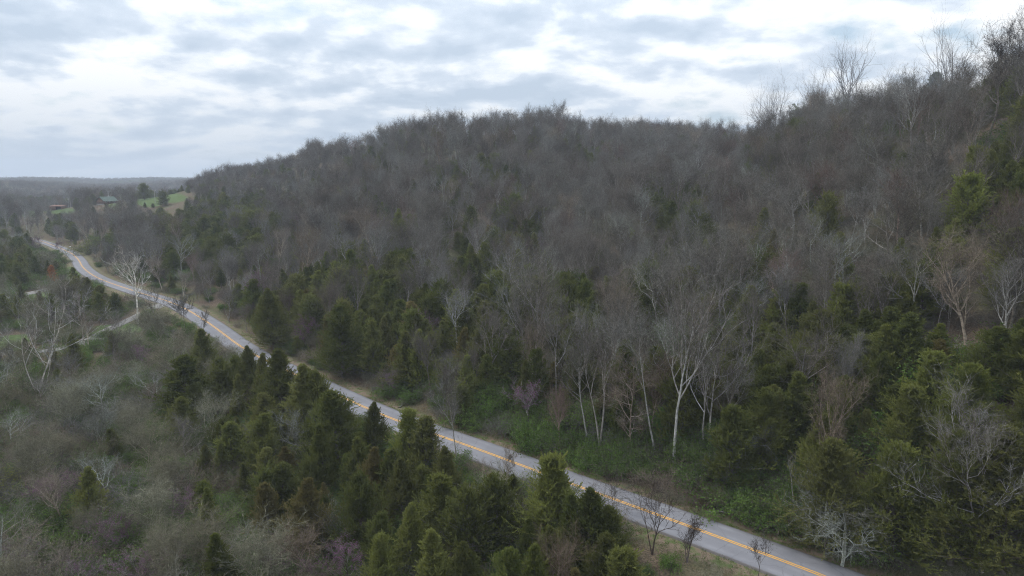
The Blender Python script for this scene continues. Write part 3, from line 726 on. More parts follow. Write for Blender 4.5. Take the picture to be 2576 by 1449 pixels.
for xx in (-6.7, -3.3, 0.1, 3.4, 6.6): part('porch_post', box_mesh('porch_post', [(xx - 0.1, xx + 0.1, -6.7, -6.5, 0.38, 2.6)], [wood]), pc)
part('porch_roof', poly_mesh('porch_roof', slab(-7.1, 2.62, -5.12, 3.05, -7.3, 7.3, 0.1), BF, [roofm]), house)
landmark('green roofed cabin', house, 4)
bx, by, bz = at(58, 209.5)
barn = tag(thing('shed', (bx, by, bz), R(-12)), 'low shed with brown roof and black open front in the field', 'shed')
part('wall', box_mesh('wall', [(-5.5, 5.5, 2.4, 2.6, -0.6, 2.5), (-5.5, -5.3, -2.5, 2.4, -0.6, 2.5), (5.3, 5.5, -2.5, 2.4, -0.6, 2.5), (-5.3, 0.4, -2.5, -2.3, -0.6, 2.5)], [wood]), barn)
part('painted_shade_panel', box_mesh('painted_shade_panel', [(-5.2, 5.2, 2.2, 2.38, -0.5, 2.4)], [black]), barn)  # black sheet before the back wall: interior shade put into its colour
part('roof', poly_mesh('roof', slab(-3.0, 2.5, 3.0, 3.3, -6.0, 6.0, 0.12), BF, [brownroof]), barn)
landmark('brown roofed shed', barn, 2)
def lathe_pole(name, H, r0, r1, mat):
    ac = Acc(); P = np.array([[[0, 0, -0.5], [0, 0, H * 0.5], [0, 0, H]]]); tubes(ac, P, np.array([[r0, (r0 + r1) / 2, r1]]), 8); return ac.mesh(name, [mat])
for px, base, top, lab, short, lamp in [(155.3, 203.5, 189.5, 'pale wooden utility pole between the two dark evergreens on the knoll', 'pole on the knoll', False),
                                        (70.8, 208, 198.5, 'utility pole carrying a white lamp left of the cabin', 'lamp pole', True),
                                        (124.4, 208.0, 201.8, 'short pale pole with a white lamp right of the cabin', 'short pole right of the cabin', True)]:
    x, y, z = at(px, base); r = math.hypot(x, y); v = ray(px, top); H = CAMZ + v[2] / math.hypot(v[0], v[1]) * r - z
    po = tag(thing('utility_pole', (x, y, z)), lab, 'utility pole')
    part('pole', lathe_pole('pole', H, 0.22, 0.15, polew), po)
    if lamp:
        part('lamp_arm', box_mesh('lamp_arm', [(-1.2, 0.1, -0.05, 0.05, H - 0.4, H - 0.3)], [polew]), po)
        part('lamp_head', box_mesh('lamp_head', [(-1.6, -0.9, -0.25, 0.25, H - 0.55, H - 0.25)], [whitep]), po)
    else:
        cr_ = part('crossarm', box_mesh('crossarm', [(-1.1, 1.1, -0.08, 0.08, H - 0.7, H - 0.5)], [polew]), po)
        for xx in (-0.9, 0.9): part('insulator', box_mesh('insulator', [(xx - 0.07, xx + 0.07, -0.07, 0.07, H - 0.5, H - 0.25)], [whitep]), cr_)
    landmark(short, po, H * 0.6)
x, y, z = at(70.2, 249.0)
mb = tag(thing('mailbox', (x, y, z), R(40)), 'small white mailbox on a post beside the upper bend', 'mailbox')
part('post', box_mesh('post', [(-0.06, 0.06, -0.06, 0.06, -0.3, 1.0)], [polew]), mb)
part('box', box_mesh('box', [(-0.45, 0.45, -0.2, 0.2, 1.0, 1.4)], [whitep]), mb)
landmark('white mailbox', mb, 1)
x, y, z = at(88, 342)
hwl = tag(thing('headwall', (x, y, z), R(28)), 'pale concrete culvert headwall beside the gravel drive', 'headwall')
part('wall', box_mesh('wall', [(-3.2, 3.2, -0.18, 0.18, -1.2, 0.5)], [conc]), hwl)
part('coping', box_mesh('coping', [(-3.4, 3.4, -0.26, 0.26, 0.5, 0.64)], [conc]), hwl)
landmark('concrete headwall', hwl, 0.5)
def log(px0, py0, px1, py1, rad, label, mat, short):
    a, c_ = np.array(at(px0, py0)), np.array(at(px1, py1)); a[2] += rad * 0.7; c_[2] += rad * 0.9 + 0.1
    Pm = (a + c_) / 2 + np.array([0, 0, 0.12]); ac = Acc()
    P = np.array([[a - a, (a * 2 + c_) / 3 - a, Pm - a, c_ - a]]); tubes(ac, P, np.array([[rad, rad * 0.9, rad * 0.75, rad * 0.4]]), 7)
    br, rb, _ = grow(P, np.array([[rad, rad * .9, rad * .75, rad * .4]]), 4, 0.5, 1.0, np.linalg.norm(c_ - a) * 0.3, 0.8, 0.1, 0.15, 4, 0.05, 0.3, np.random.default_rng(int(px0)))
    t = tag(thing('fallen_log', tuple(a)), label, 'log')
    part('log', ac.mesh('log', [mat]), t); a2 = Acc(); tubes(a2, br, rb, 4); part('branches', a2.mesh('log_branches', [mat]), t)
    landmark(short, t, 0)
log(399, 408, 406, 403.5, 0.10, 'short pale fallen log lying by the far edge of the road', M['pale'], 'log by the far road edge')
log(708, 512.5, 729, 515, 0.12, 'pale fallen log lying flat on the verge below the thin trunk', M['pale'], 'log on the verge')
log(564, 466, 557, 456, 0.07, 'thin grey fallen branch leaning on the brown bank', M['pale'], 'branch on the bank')

# ------------------------------------------------------------------ singled out trees: (x, top, base) in 2576 px measure
HEROES = []
def hero_bare(sx, top, base, label, short, mat, xtop=None, name='bare_tree', cat='tree', **kw):
    x, y, z = at(sx * K, base * K); r = math.hypot(x, y)
    v = ray((xtop or sx) * K, top * K); H = CAMZ + v[2] / math.hypot(v[0], v[1]) * r - z
    dep = r
    if xtop: kw['lean'] = ((xtop - sx) * K * dep / F / H, 0.0)
    n5 = kw.pop('n5', 3); rk = kw.pop('rk', 0.012)
    tr, acs, _ = bare_parts(int(sx * 7 + top), H=H, r0=kw.pop('r0', rk * H), tw=kw.pop('tw', max(0.022, r * 0.00028)), split=True, n5=n5, **kw)
    o = tag(thing(name, (x, y, z)), label, cat)
    part('trunk', tr.mesh(name + '_trunk', [M[mat]]), o)
    for a in acs: part('limb', a.mesh(name + '_limb', [M[mat]]), o)
    HEROES.append((o, H)); landmark(short, o, H * 0.6)
    OCC.append((x, y, H * 0.12))
    return o
OCC = []
hb = hero_bare
hb(347, 652, 815, 'white barked sycamore standing alone at the near edge of the road', 'white roadside sycamore', 'chalk', tw=0.06, name='sycamore_tree', n2=5, limbs=9, spread=0.7, first=0.3, gnarl=1.5, n5=1, n3=3, n4=3, rk=0.016, limb_len=0.34)
hb(95, 735, 1000, 'tall white sycamore with several crooked stems in the left brush', 'crooked white sycamore', 'white', name='sycamore_tree', n2=4, limbs=8, stems=2, spread=0.8, first=0.25, gnarl=1.6, n5=1, n3=3, n4=3, rk=0.008, limb_len=0.33)
hb(130, 792, 940, 'pale leaning trunk bending left beside the crooked white sycamore', 'left leaning pale trunk', 'pale', xtop=2, name='sycamore_tree', n2=4, limbs=6, first=0.55, gnarl=1.4, n5=1, n3=3, n4=3, limb_len=0.20)
hb(108, 862, 985, 'white trunk leaning right out of the brush below the crooked sycamore', 'right leaning white trunk', 'white', xtop=182, name='sycamore_tree', n2=4, limbs=6, first=0.5, gnarl=1.2, n5=1, n3=3, n4=3, limb_len=0.25)
hb(15, 880, 966, 'pale V shaped pair of stems at the left edge of the brush', 'V shaped pale stems', 'pale', stems=2, limbs=5, first=0.6, n5=1, limb_len=0.25)
hb(217, 742, 878, 'slim white trunk standing above the gravel drive', 'slim white trunk', 'white', xtop=188, name='sycamore_tree', n2=4, limbs=8, first=0.35, n5=1, gnarl=1.3, rk=0.012, limb_len=0.23)
hb(190, 766, 856, 'thinner pale trunk just left of the slim white trunk', 'thinner pale trunk', 'pale', xtop=165, limbs=7, first=0.4, n5=1, limb_len=0.23)
hb(137, 768, 854, 'thin grey trunk beside the crooked white sycamore', 'thin grey trunk', 'pale', xtop=124, limbs=7, first=0.4, n5=1, limb_len=0.20)
hb(397, 738, 828, 'dark bare tree with spreading branches against the road', 'dark roadside tree', 'grey', limbs=9, spread=0.8, first=0.3, limb_len=0.34, n5=0, n4=3 , n3=4)
hb(465, 758, 833, 'grey bare tree with a round crown just right of the dark roadside tree', 'round grey roadside tree', 'grey', limbs=10, first=0.3, limb_len=0.34 , n3=4)
hb(505, 790, 850, 'small grey bare tree leaning over the near edge of the road', 'small roadside tree', 'grey', xtop=520, limbs=8, first=0.3, n5=0, n4=3 , n3=4)
hb(808, 548, 672, 'tall pale tree with white limbs on the slope, left of a pair', 'left tall pale tree', 'pale', xtop=795, limbs=13, spread=0.5, first=0.2, limb_len=0.34, rk=0.011)
hb(826, 553, 652, 'tall pale tree with white limbs on the slope, right of a pair', 'right tall pale tree', 'pale', limbs=12, spread=0.5, first=0.25, limb_len=0.30)
hb(872, 558, 650, 'tan topped bare tree right of the two tall pale trees', 'tan topped tree', 'tan', limbs=12, spread=0.5, first=0.3, limb_len=0.30)
hb(1086, 655, 808, 'grey tree with one long limb leaning left above the cedar belt', 'grey leaning slope tree', 'pale', xtop=1042, limbs=11, first=0.35, gnarl=1.2, limb_len=0.30)
hb(1328, 700, 975, 'large grey fan shaped tree rising from the middle cedar belt', 'grey fan shaped tree', 'pale', limbs=12, spread=0.55, first=0.35, stems=2, rk=0.009, limb_len=0.33, n5=2)
hb(1400, 760, 1035, 'slender grey trunk right of the fan shaped tree', 'slender grey trunk', 'grey', limbs=9, spread=0.6, first=0.45, rk=0.008, limb_len=0.23)
hb(1483, 850, 1128, 'grey trunk leaning left above the roadside honeysuckle', 'left leaning grey trunk', 'grey', xtop=1400, limbs=9, first=0.4, rk=0.009, limb_len=0.28)
hb(1507, 820, 1135, 'tall forked grey tree above the roadside honeysuckle', 'tall forked grey tree', 'pale', stems=2, limbs=8, first=0.5, rk=0.010, limb_len=0.25, n5=2)
hb(1587, 890, 1142, 'tan tree with straight pale trunk and many fine level branches', 'tan straight tree', 'tan', limbs=22, spread=1.0, first=0.15, up=0.05, rk=0.009, limb_len=0.23)
hb(1648, 795, 1146, 'slim grey trunk curving left next to the tan straight tree', 'slim curving grey trunk', 'grey', xtop=1575, limbs=8, first=0.55, rk=0.008, limb_len=0.20)
hb(1695, 735, 1170, 'tallest grey tree above the road with thick lower trunk', 'tallest grey tree', 'pale', limbs=13, spread=0.6, first=0.42, rk=0.0105, limb_len=0.31, n5=2)
hb(1775, 848, 1135, 'white limbed tree forking into a wide V right of the tallest', 'wide V tree', 'pale', stems=2, limbs=10, spread=0.8, first=0.35, gnarl=1.4, rk=0.012, limb_len=0.33, n5=2)
hb(1817, 905, 1182, 'thin upright grey trunk right of the wide V tree', 'thin upright trunk', 'grey', xtop=1850, limbs=8, first=0.4, rk=0.007, limb_len=0.18)
hb(1890, 1040, 1190, 'tangled pale dead tree with drooping limbs right of the thin trunk', 'tangled pale tree', 'lichen', limbs=12, spread=1.1, first=0.3, gnarl=2.2, up=-0.08, limb_len=0.26, n5=1)
hb(1995, 1112, 1305, 'bare dead pole like trunk standing before the dark cedars', 'dead pole trunk', 'pale', limbs=5, spread=0.5, first=0.55, limb_len=0.13, n3=2, n4=2, n5=0, rk=0.011)
hb(2119, 610, 800, 'snaky white dead tree above the cedars on the right slope', 'snaky white tree', 'lichen', limbs=9, spread=0.8, first=0.3, gnarl=2.2, n5=1, n3=4, n4=3, rk=0.011, limb_len=0.33)
hb(2136, 470, 672, 'tall straight pale trunk behind the snaky white tree', 'tall straight pale trunk', 'pale', limbs=9, spread=0.7, first=0.6, rk=0.009, limb_len=0.18)
hb(2335, 405, 594, 'tall brown grey tree with a broad fan crown on the right slope', 'broad fan tree', 'grey', limbs=14, spread=0.65, first=0.45, rk=0.012, limb_len=0.30)
hb(2217, 640, 806, 'straight grey trunk with whitish bark right of the snaky tree', 'straight whitish trunk', 'pale', limbs=10, first=0.4, limb_len=0.25, rk=0.009)
hb(2357, 690, 852, 'curved whitish trunk above the right cedars', 'curved whitish trunk', 'pale', xtop=2335, limbs=10, first=0.45, gnarl=1.3, rk=0.010, limb_len=0.26)
hb(2385, 695, 835, 'forked whitish tree just right of the curved trunk', 'forked whitish tree', 'pale', stems=2, limbs=8, first=0.4, rk=0.010, limb_len=0.25)
hb(1980, 690, 878, 'pale straight tree standing behind the yellow green cedar', 'pale straight tree', 'pale', limbs=11, first=0.45, rk=0.009, limb_len=0.25)
hb(2515, 690, 868, 'grey leaning tree near the right edge above the cedars', 'grey edge tree', 'grey', xtop=2545, limbs=10, first=0.4, rk=0.010, limb_len=0.26)
hb(1682, 652, 745, 'thin white dead stem, first of four on the middle slope', 'first thin white stem', 'lichen', xtop=1664, limbs=5, first=0.5, n3=2, n4=2, n5=0, rk=0.011, limb_len=0.15)
hb(1711, 650, 748, 'thin white dead stem, second of four on the middle slope', 'second thin white stem', 'lichen', xtop=1704, limbs=6, first=0.5, n3=2, n4=2, n5=0, rk=0.010, limb_len=0.16)
hb(1730, 660, 752, 'thin white dead stem, third of four on the middle slope', 'third thin white stem', 'lichen', limbs=6, first=0.4, n3=3, n4=2, n5=0, rk=0.011, limb_len=0.16)
hb(1756, 644, 742, 'thin white dead stem, last of four on the middle slope', 'fourth thin white stem', 'lichen', limbs=6, first=0.35, n3=3, n4=2, n5=0, rk=0.010, limb_len=0.20)
hb(1946, 545, 640, 'bushy whitish crown on the upper middle slope', 'bushy whitish crown', 'lichen', limbs=14, spread=0.9, first=0.35, gnarl=1.8, n5=1, limb_len=0.30)
hb(2150, 152, 330, 'big round crowned bare tree standing against the sky', 'big skyline tree', 'dark', limbs=15, spread=0.62, first=0.25, rk=0.014, limb_len=0.32, n5=3, tw=0.05)
hb(2098, 190, 340, 'smaller bare tree leaning left of the big skyline tree', 'left leaning skyline tree', 'dark', xtop=2085, limbs=11, spread=0.7, first=0.3, limb_len=0.32, tw=0.05)
hb(1968, 238, 350, 'wide bare skyline tree standing left of a dark cedar', 'wide skyline tree', 'dark', limbs=14, spread=0.8, first=0.2, limb_len=0.32, tw=0.05)
hb(1925, 262, 350, 'slim bare skyline tree left of the wide one', 'slim skyline tree', 'dark', limbs=11, spread=0.6, first=0.3, limb_len=0.32, tw=0.05)
hb(2232, 190, 330, 'upright bushy bare tree right of the big skyline tree', 'bushy skyline tree', 'dark', limbs=14, spread=0.5, first=0.25, limb_len=0.32, tw=0.05)
hb(2395, 120, 320, 'tall bare tree halfway up the right skyline', 'halfway skyline tree', 'dark', limbs=14, spread=0.65, first=0.3, limb_len=0.32, tw=0.045)
hb(2530, 105, 290, 'tallest bare tree on the skyline at the right edge', 'edge skyline tree', 'dark', limbs=16, spread=0.7, first=0.3, limb_len=0.32, rk=0.014, tw=0.045)
hb(2118, 1258, 1424, 'low wide lichen covered tree with tangled twigs beside the road', 'lichen covered tree', 'lichen', limbs=12, stems=2, spread=1.15, first=0.2, gnarl=1.8, up=0.02, n5=2, rk=0.022, limb_len=0.42, twig=0.8)
hb(2469, 1020, 1440, 'large bare grey tree in front of the right hand cedars', 'large right front tree', 'pale', xtop=2455, stems=2, limbs=11, spread=0.85, first=0.25, gnarl=1.3, rk=0.011, limb_len=0.24, n5=2)
hb(1150, 945, 1172, 'slim bare tree standing before the road with its crown above it', 'slim tree before the road', 'grey', limbs=11, spread=0.55, first=0.38, rk=0.009, limb_len=0.26)
hb(1262, 1150, 1245, 'thin bare sapling at the near road edge', 'thin roadside sapling', 'tan', limbs=7, first=0.3, n5=1, rk=0.008)
hb(1545, 1205, 1290, 'second bare sapling at the near road edge right of the cedars', 'second roadside sapling', 'dark', limbs=7, first=0.3, limb_len=0.42, n5=1, n3=3, n4=3, rk=0.009)
hb(1640, 1252, 1395, 'crooked black bare tree on the grassy near verge', 'crooked black tree', 'dark', limbs=9, stems=2, spread=0.8, first=0.3, gnarl=2.0, n5=1, n3=3, n4=3, rk=0.016, limb_len=0.42)
hb(1728, 1322, 1415, 'stubby black bare shrub tree right of the crooked black tree', 'stubby black tree', 'dark', limbs=9, stems=2, spread=0.5, first=0.25, gnarl=1.6, n5=1, n3=3, n4=3, rk=0.024, limb_len=0.42)
hb(1908, 1368, 1449, 'small bare sapling on the near verge at the bottom edge', 'bottom verge sapling', 'dark', limbs=7, spread=0.8, first=0.3, limb_len=0.42, n5=1, n3=3, n4=3, rk=0.012)
hb(578, 772, 812, 'broken leaning pale snag at the far road edge', 'broken pale snag', 'pale', xtop=570, name='dead_snag', limbs=2, first=0.5, n3=1, n4=1, n5=0, rk=0.035, limb_len=0.12)
hb(776, 1065, 1170, 'whitish twiggy dead tree left of the bright green cedar', 'whitish dead tree', 'lichen', limbs=12, spread=1.1, first=0.2, gnarl=2.0, n5=1, limb_len=0.45)
hb(838, 1315, 1400, 'small whitish star shaped bush in front of the near cedars', 'white star bush', 'lichen', limbs=14, stems=2, spread=0.9, first=0.05, gnarl=1.3, n3=3, n4=2, n5=0, limb_len=0.57, rk=0.012)
hb(1120, 1118, 1215, 'white barked branching tree among the near cedars', 'white branch tree', 'white', limbs=9, spread=1.0, first=0.4, gnarl=1.6, n3=3, n4=2, n5=0, limb_len=0.41, rk=0.012)
hb(255, 1045, 1135, 'broad tangled whitish bare tree in the left brush', 'broad tangled tree', 'lichen', limbs=11, stems=2, spread=1.0, first=0.2, gnarl=1.8, n5=1, limb_len=0.45)
hb(600, 900, 980, 'olive budded low tree', 'unused', 'grey') if False else None

HC = []
def hc(sx, top, base, variant, label, short, wid=1.0):
    x, y, z = at(sx * K, base * K); r = math.hypot(x, y); v = ray(sx * K, top * K)
    H = CAMZ + v[2] / math.hypot(v[0], v[1]) * r - z
    p = PROTO['cedar'][variant]; s = H / p['H']
    wid *= 1.2 if r < 140 else 1.05
    o = tag(thing('cedar_tree', (x, y, z), (sx * 1.7) % 6.28, (s * wid, s * wid, s)), label, 'tree')
    for pn, me in p['parts']: part(pn, me, o)
    HC.append((o, H)); landmark(short, o, H * 0.5); OCC.append((x, y, 1.6 * s * wid))
    return o
# detailed versions for the nearest cedars
hd = []
for i, (mk, kw) in enumerate([('cedar', dict(shape='cone', W=2.3, rough=0.35)), ('cedar_lime', dict(shape='cone', W=1.8, rough=0.25)), ('cedar', dict(shape='round', W=2.3, rough=0.45)), ('cedar_brown', dict(shape='cone', W=2.1, rough=0.35)),
                              ('cedar_lime', dict(shape='round', W=2.1, rough=0.4))]):
    tr, cr = cedar_parts(260 + i, boughs=190, bl=15, sp=17, ls=0.20, lw=0.055, **kw)
    PROTO['cedar'].append(dict(H=9.0, parts=[('trunk', tr.mesh('cedar_trunk', [M['brown']])), ('crown', cr.mesh('cedar_crown', [M[mk]]))], W=kw['W'], detail=True))
dt, dc = cedar_parts(290, boughs=110, bl=9, sp=6, shape='round', W=2.2, openness=0.45)
PROTO['rust'] = [dict(H=9.0, W=2.2, parts=[('trunk', dt.mesh('cedar_trunk', [M['pale']])), ('crown', dc.mesh('dead_crown', [M['rust']]))])]
cedar_list = [
 (516, 826, 975, 10, 'dark pointed cedar whose tip stands against the road on the left', 'pointed roadside cedar', 1.0),
 (470, 900, 1060, 2, 'broad olive cedar below and left of the pointed roadside cedar', 'broad olive cedar', 1.3),
 (562, 905, 1040, 12, 'rounded olive cedar just right of the pointed roadside cedar', 'rounded olive cedar', 1.1),
 (637, 870, 1010, 10, 'spiky dark cedar with its tip over the grey road', 'spiky cedar', 0.9),
 (664, 890, 1030, 3, 'slim cedar touching the spiky cedar', 'slim cedar', 0.9),
 (714, 880, 1060, 10, 'broad dark cedar hiding the road behind it', 'broad dark cedar', 1.15),
 (776, 918, 1115, 0, 'tall dark cedar in the middle of the roadside row', 'tall row cedar', 1.1),
 (810, 938, 1120, 12, 'olive cedar behind the tall dark cedar of the row', 'olive row cedar', 0.9),
 (855, 985, 1190, 12, 'wide cedar at the near road edge with a flat shoulder', 'wide shoulder cedar', 1.15),
 (938, 1013, 1150, 10, 'small spiky cedar against the road and its yellow line', 'small spiky cedar', 0.95),
 (821, 1065, 1250, 11, 'bright yellow green narrow pyramid cedar', 'bright pyramid cedar', 0.95),
 (674, 992, 1120, 2, 'mid green cedar in the second row from the road', 'second row cedar', 1.1),
 (661, 1048, 1200, 12, 'dark green spreading cedar below the second row', 'spreading cedar', 1.1),
 (590, 1062, 1190, 2, 'rounded bronze tinged cedar on the left of the cedar clump', 'bronze tinged cedar', 1.2),
 (941, 1126, 1290, 13, 'bronze topped cedar in the centre of the near clump', 'bronze topped cedar', 1.0),
 (1033, 1033, 1200, 14, 'ragged two topped cedar crossing the yellow line', 'ragged roadside cedar', 1.0),
 (1068, 1055, 1215, 2, 'light green cedar right of the ragged roadside cedar', 'light green cedar', 1.1),
 (1128, 1125, 1270, 10, 'cedar with rounded top at the road bend of the near clump', 'round topped cedar', 1.0),
 (716, 1165, 1310, 2, 'tallest cedar of a dark pair in the lower clump', 'dark pair cedar', 1.1),
 (672, 1195, 1320, 7, 'dark cedar left of the tallest of the pair', 'lower dark cedar', 1.0),
 (775, 1205, 1400, 13, 'large bronze cedar in the lower middle', 'large bronze cedar', 1.15),
 (878, 1143, 1260, 8, 'thin grey brown half dead cedar', 'half dead cedar', 0.8),
 (983, 1136, 1290, 2, 'green cedar just below the ragged roadside cedar', 'cedar below the ragged one', 0.95),
 (1011, 1150, 1320, 10, 'dark green cedar in the centre of the lower clump', 'central dark cedar', 1.0),
 (909, 1203, 1400, 12, 'broad cedar left of the central dark cedar', 'broad lower cedar', 1.1),
 (1108, 1200, 1400, 14, 'pale green feathery cedar right of the lower centre', 'feathery cedar', 1.2),
 (1036, 1262, 1449, 11, 'yellow green cedar with narrow top at the bottom', 'narrow yellow cedar', 1.0),
 (1101, 1338, 1560, 11, 'yellow green cedar cut by the bottom edge', 'bottom yellow cedar', 1.1),
 (1176, 1256, 1449, 7, 'dark cedar right of the feathery cedar', 'dark lower cedar', 1.1),
 (1246, 1228, 1400, 7, 'dark rounded cedar left of the big olive cedar', 'dark rounded cedar', 1.1),
 (1386, 1152, 1390, 14, 'big olive cedar overlapping the road and yellow line', 'big olive cedar', 1.15),
 (1432, 1245, 1440, 4, 'dark green cedar between the olive and the fresh green one', 'dark between cedar', 0.9),
 (1494, 1228, 1449, 10, 'fresh green cedar with its tip over the road', 'fresh green cedar', 1.15),
 (1538, 1276, 1440, 12, 'lower shoulder cedar right of the fresh green one', 'shoulder cedar', 0.9),
 (1353, 1366, 1600, 11, 'yellow green pointed cedar at the bottom centre', 'bottom pointed cedar', 1.0),
 (1563, 1388, 1600, 14, 'olive cedar low at the bottom near the verge', 'bottom olive cedar', 1.3),
 (225, 1175, 1315, 5, 'faint olive cedar standing alone in the left brush', 'lone olive cedar', 0.95),
 (520, 1228, 1345, 11, 'yellow green cedar standing alone in the lower brush', 'lone yellow cedar', 1.05),
 (566, 1338, 1510, 11, 'yellow green cedar at the bottom left of the clump', 'bottom left cedar', 1.15),
 (622, 1166, 1268, 3, 'narrow dark cedar at the left of the lower clump', 'narrow dark cedar', 1.0),
 (861, 775, 950, 12, 'large dense olive cedar above the road left of centre', 'large olive slope cedar', 1.15),
 (689, 726, 880, 10, 'broad olive cedar just above the far road edge', 'cedar above the road edge', 1.2),
 (889, 631, 745, 2, 'cedar with an open top right of the tan topped tree', 'open topped cedar', 1.0),
 (977, 642, 745, 0, 'cedar beside the dead white branch on the slope', 'slope cedar', 0.9),
 (1306, 628, 710, 5, 'bright green cedar with two tips on the middle slope', 'two tipped bright cedar', 1.2),
 (1311, 558, 620, 4, 'dark round cedar above the two tipped bright cedar', 'dark slope cedar', 1.1),
 (1765, 603, 700, 5, 'bright cedar standing out on the middle right slope', 'bright middle cedar', 1.1),
 (2038, 782, 960, 12, 'broad olive cedar at the top left of the right stand', 'broad stand cedar', 1.4),
 (2156, 842, 1000, 14, 'yellow green cedar in the middle of the right stand', 'middle stand cedar', 1.1),
 (2201, 884, 1050, 10, 'cedar with sharp tip in the right stand', 'sharp stand cedar', 1.0),
 (2331, 887, 1080, 14, 'wide bright cedar in the right stand', 'wide bright cedar', 1.3),
 (2481, 822, 990, 12, 'rounded grey green cedar at the upper right of the stand', 'grey green cedar', 1.3),
 (2556, 834, 1010, 14, 'yellowish cedar at the right edge of the stand', 'edge stand cedar', 1.3),
 (2419, 919, 1160, 14, 'tall pointed yellow green cedar right of the stand centre', 'tall pointed cedar', 1.2),
 (2236, 777, 930, 2, 'green cedar at the top of the right stand', 'top stand cedar', 1.2),
 (1947, 820, 960, 12, 'broad dark green cedar at the left end of the right stand', 'left stand cedar', 1.2),
 (2096, 957, 1160, 11, 'bright green cedar left of the tall pair', 'bright stand cedar', 1.0),
 (2276, 974, 1180, 14, 'olive cedar in the centre right stand', 'olive stand cedar', 1.2),
 (2244, 1120, 1412, 14, 'large feathery olive cedar beside the lichen covered tree', 'large front cedar', 1.15),
 (2085, 1105, 1385, 12, 'tall dark olive cedar behind the lichen covered tree', 'tall dark olive cedar', 1.1),
 (2390, 1100, 1420, 12, 'dark cedar behind the large right front tree', 'cedar behind the front tree', 1.2),
 (2520, 1080, 1440, 10, 'dark cedar at the right edge of the foreground', 'right edge cedar', 1.3),
 (67, 500, 528, 7, 'dark dome shaped evergreen at the far left', 'dome evergreen', 1.5),
 (20, 505, 535, 7, 'dark evergreen at the left edge beside the dome', 'left edge evergreen', 1.6),
 (97, 496, 530, 4, 'pointed dark evergreen just right of the dome', 'pointed far evergreen', 1.1),
 (364, 466, 503, 7, 'large dark evergreen standing alone on the knoll', 'large knoll evergreen', 1.5),
 (411, 485, 519, 7, 'second dark evergreen on the knoll right of the pole', 'second knoll evergreen', 1.4),
 (365, 509, 524, 4, 'small evergreen below the large one on the knoll', 'small knoll evergreen', 1.3),
 (385, 513, 523, 7, 'low round evergreen bush on the knoll', 'low knoll evergreen', 1.6),
 (269, 512, 538, 4, 'dark evergreen below the cabin', 'evergreen below the cabin', 1.0),
 (224, 514, 538, 4, 'dark evergreen left below the cabin', 'evergreen left of the cabin', 1.1),
 (125, 549, 592, 4, 'dark ragged evergreen above the upper bend', 'ragged evergreen', 1.1),
 (40, 537, 580, 4, 'dark evergreen low on the far left slope', 'far left evergreen', 1.2),
 (133, 716, 736, 4, 'tiny dark cedar on the side road edge', 'tiny side road cedar', 1.2),
 (162, 706, 765, 12, 'dark cedar in the bend between side road and main road', 'dark bend cedar', 1.5),
 (222, 698, 762, 10, 'cedar with thin tip beside the road junction', 'thin tipped cedar', 1.2),
 (256, 720, 790, 2, 'rounded cedar below the junction', 'rounded junction cedar', 1.3),
 (292, 744, 795, 7, 'dark cedar left of the white roadside sycamore', 'cedar left of the sycamore', 1.2),
 (180, 830, 880, 7, 'dark cedar half hidden behind the brush by the drive', 'cedar by the drive', 1.2),
 (2055, 268, 335, 4, 'pointed dark cedar on the skyline between bare trees', 'pointed skyline cedar', 1.0),
 (2018, 295, 350, 7, 'dark bushy cedar on the skyline', 'bushy skyline cedar', 1.3),
 (2350, 190, 290, 4, 'dark cedar high on the right skyline', 'high skyline cedar', 1.1),
]
for a in cedar_list: hc(*a)
def hero_proto(kind, idx, name, cat, sx, top, base, label, short, wid=1.0, ):
    x, y, z = at(sx * K, base * K); r = math.hypot(x, y); v = ray(sx * K, top * K)
    H = CAMZ + v[2] / math.hypot(v[0], v[1]) * r - z
    p = PROTO[kind][idx]; s = H / p['H']
    o = tag(thing(name, (x, y, z), (sx * 2.3) % 6.28, (s * wid, s * wid, s)), label, cat)
    for pn, me in p['parts']: part(pn, me, o)
    landmark(short, o, H * 0.6); OCC.append((x, y, 1.2 * s * wid)); return o, H
hero_proto('rust', 0, 'dead_cedar', 'tree', 134, 668, 720, 'rust orange dead cedar beside the side road', 'rust orange cedar', 1.1)
hero_proto('rust', 0, 'dead_cedar', 'tree', 1196, 757, 815, 'small orange brown dead cedar on the middle slope', 'small orange cedar', 0.8)
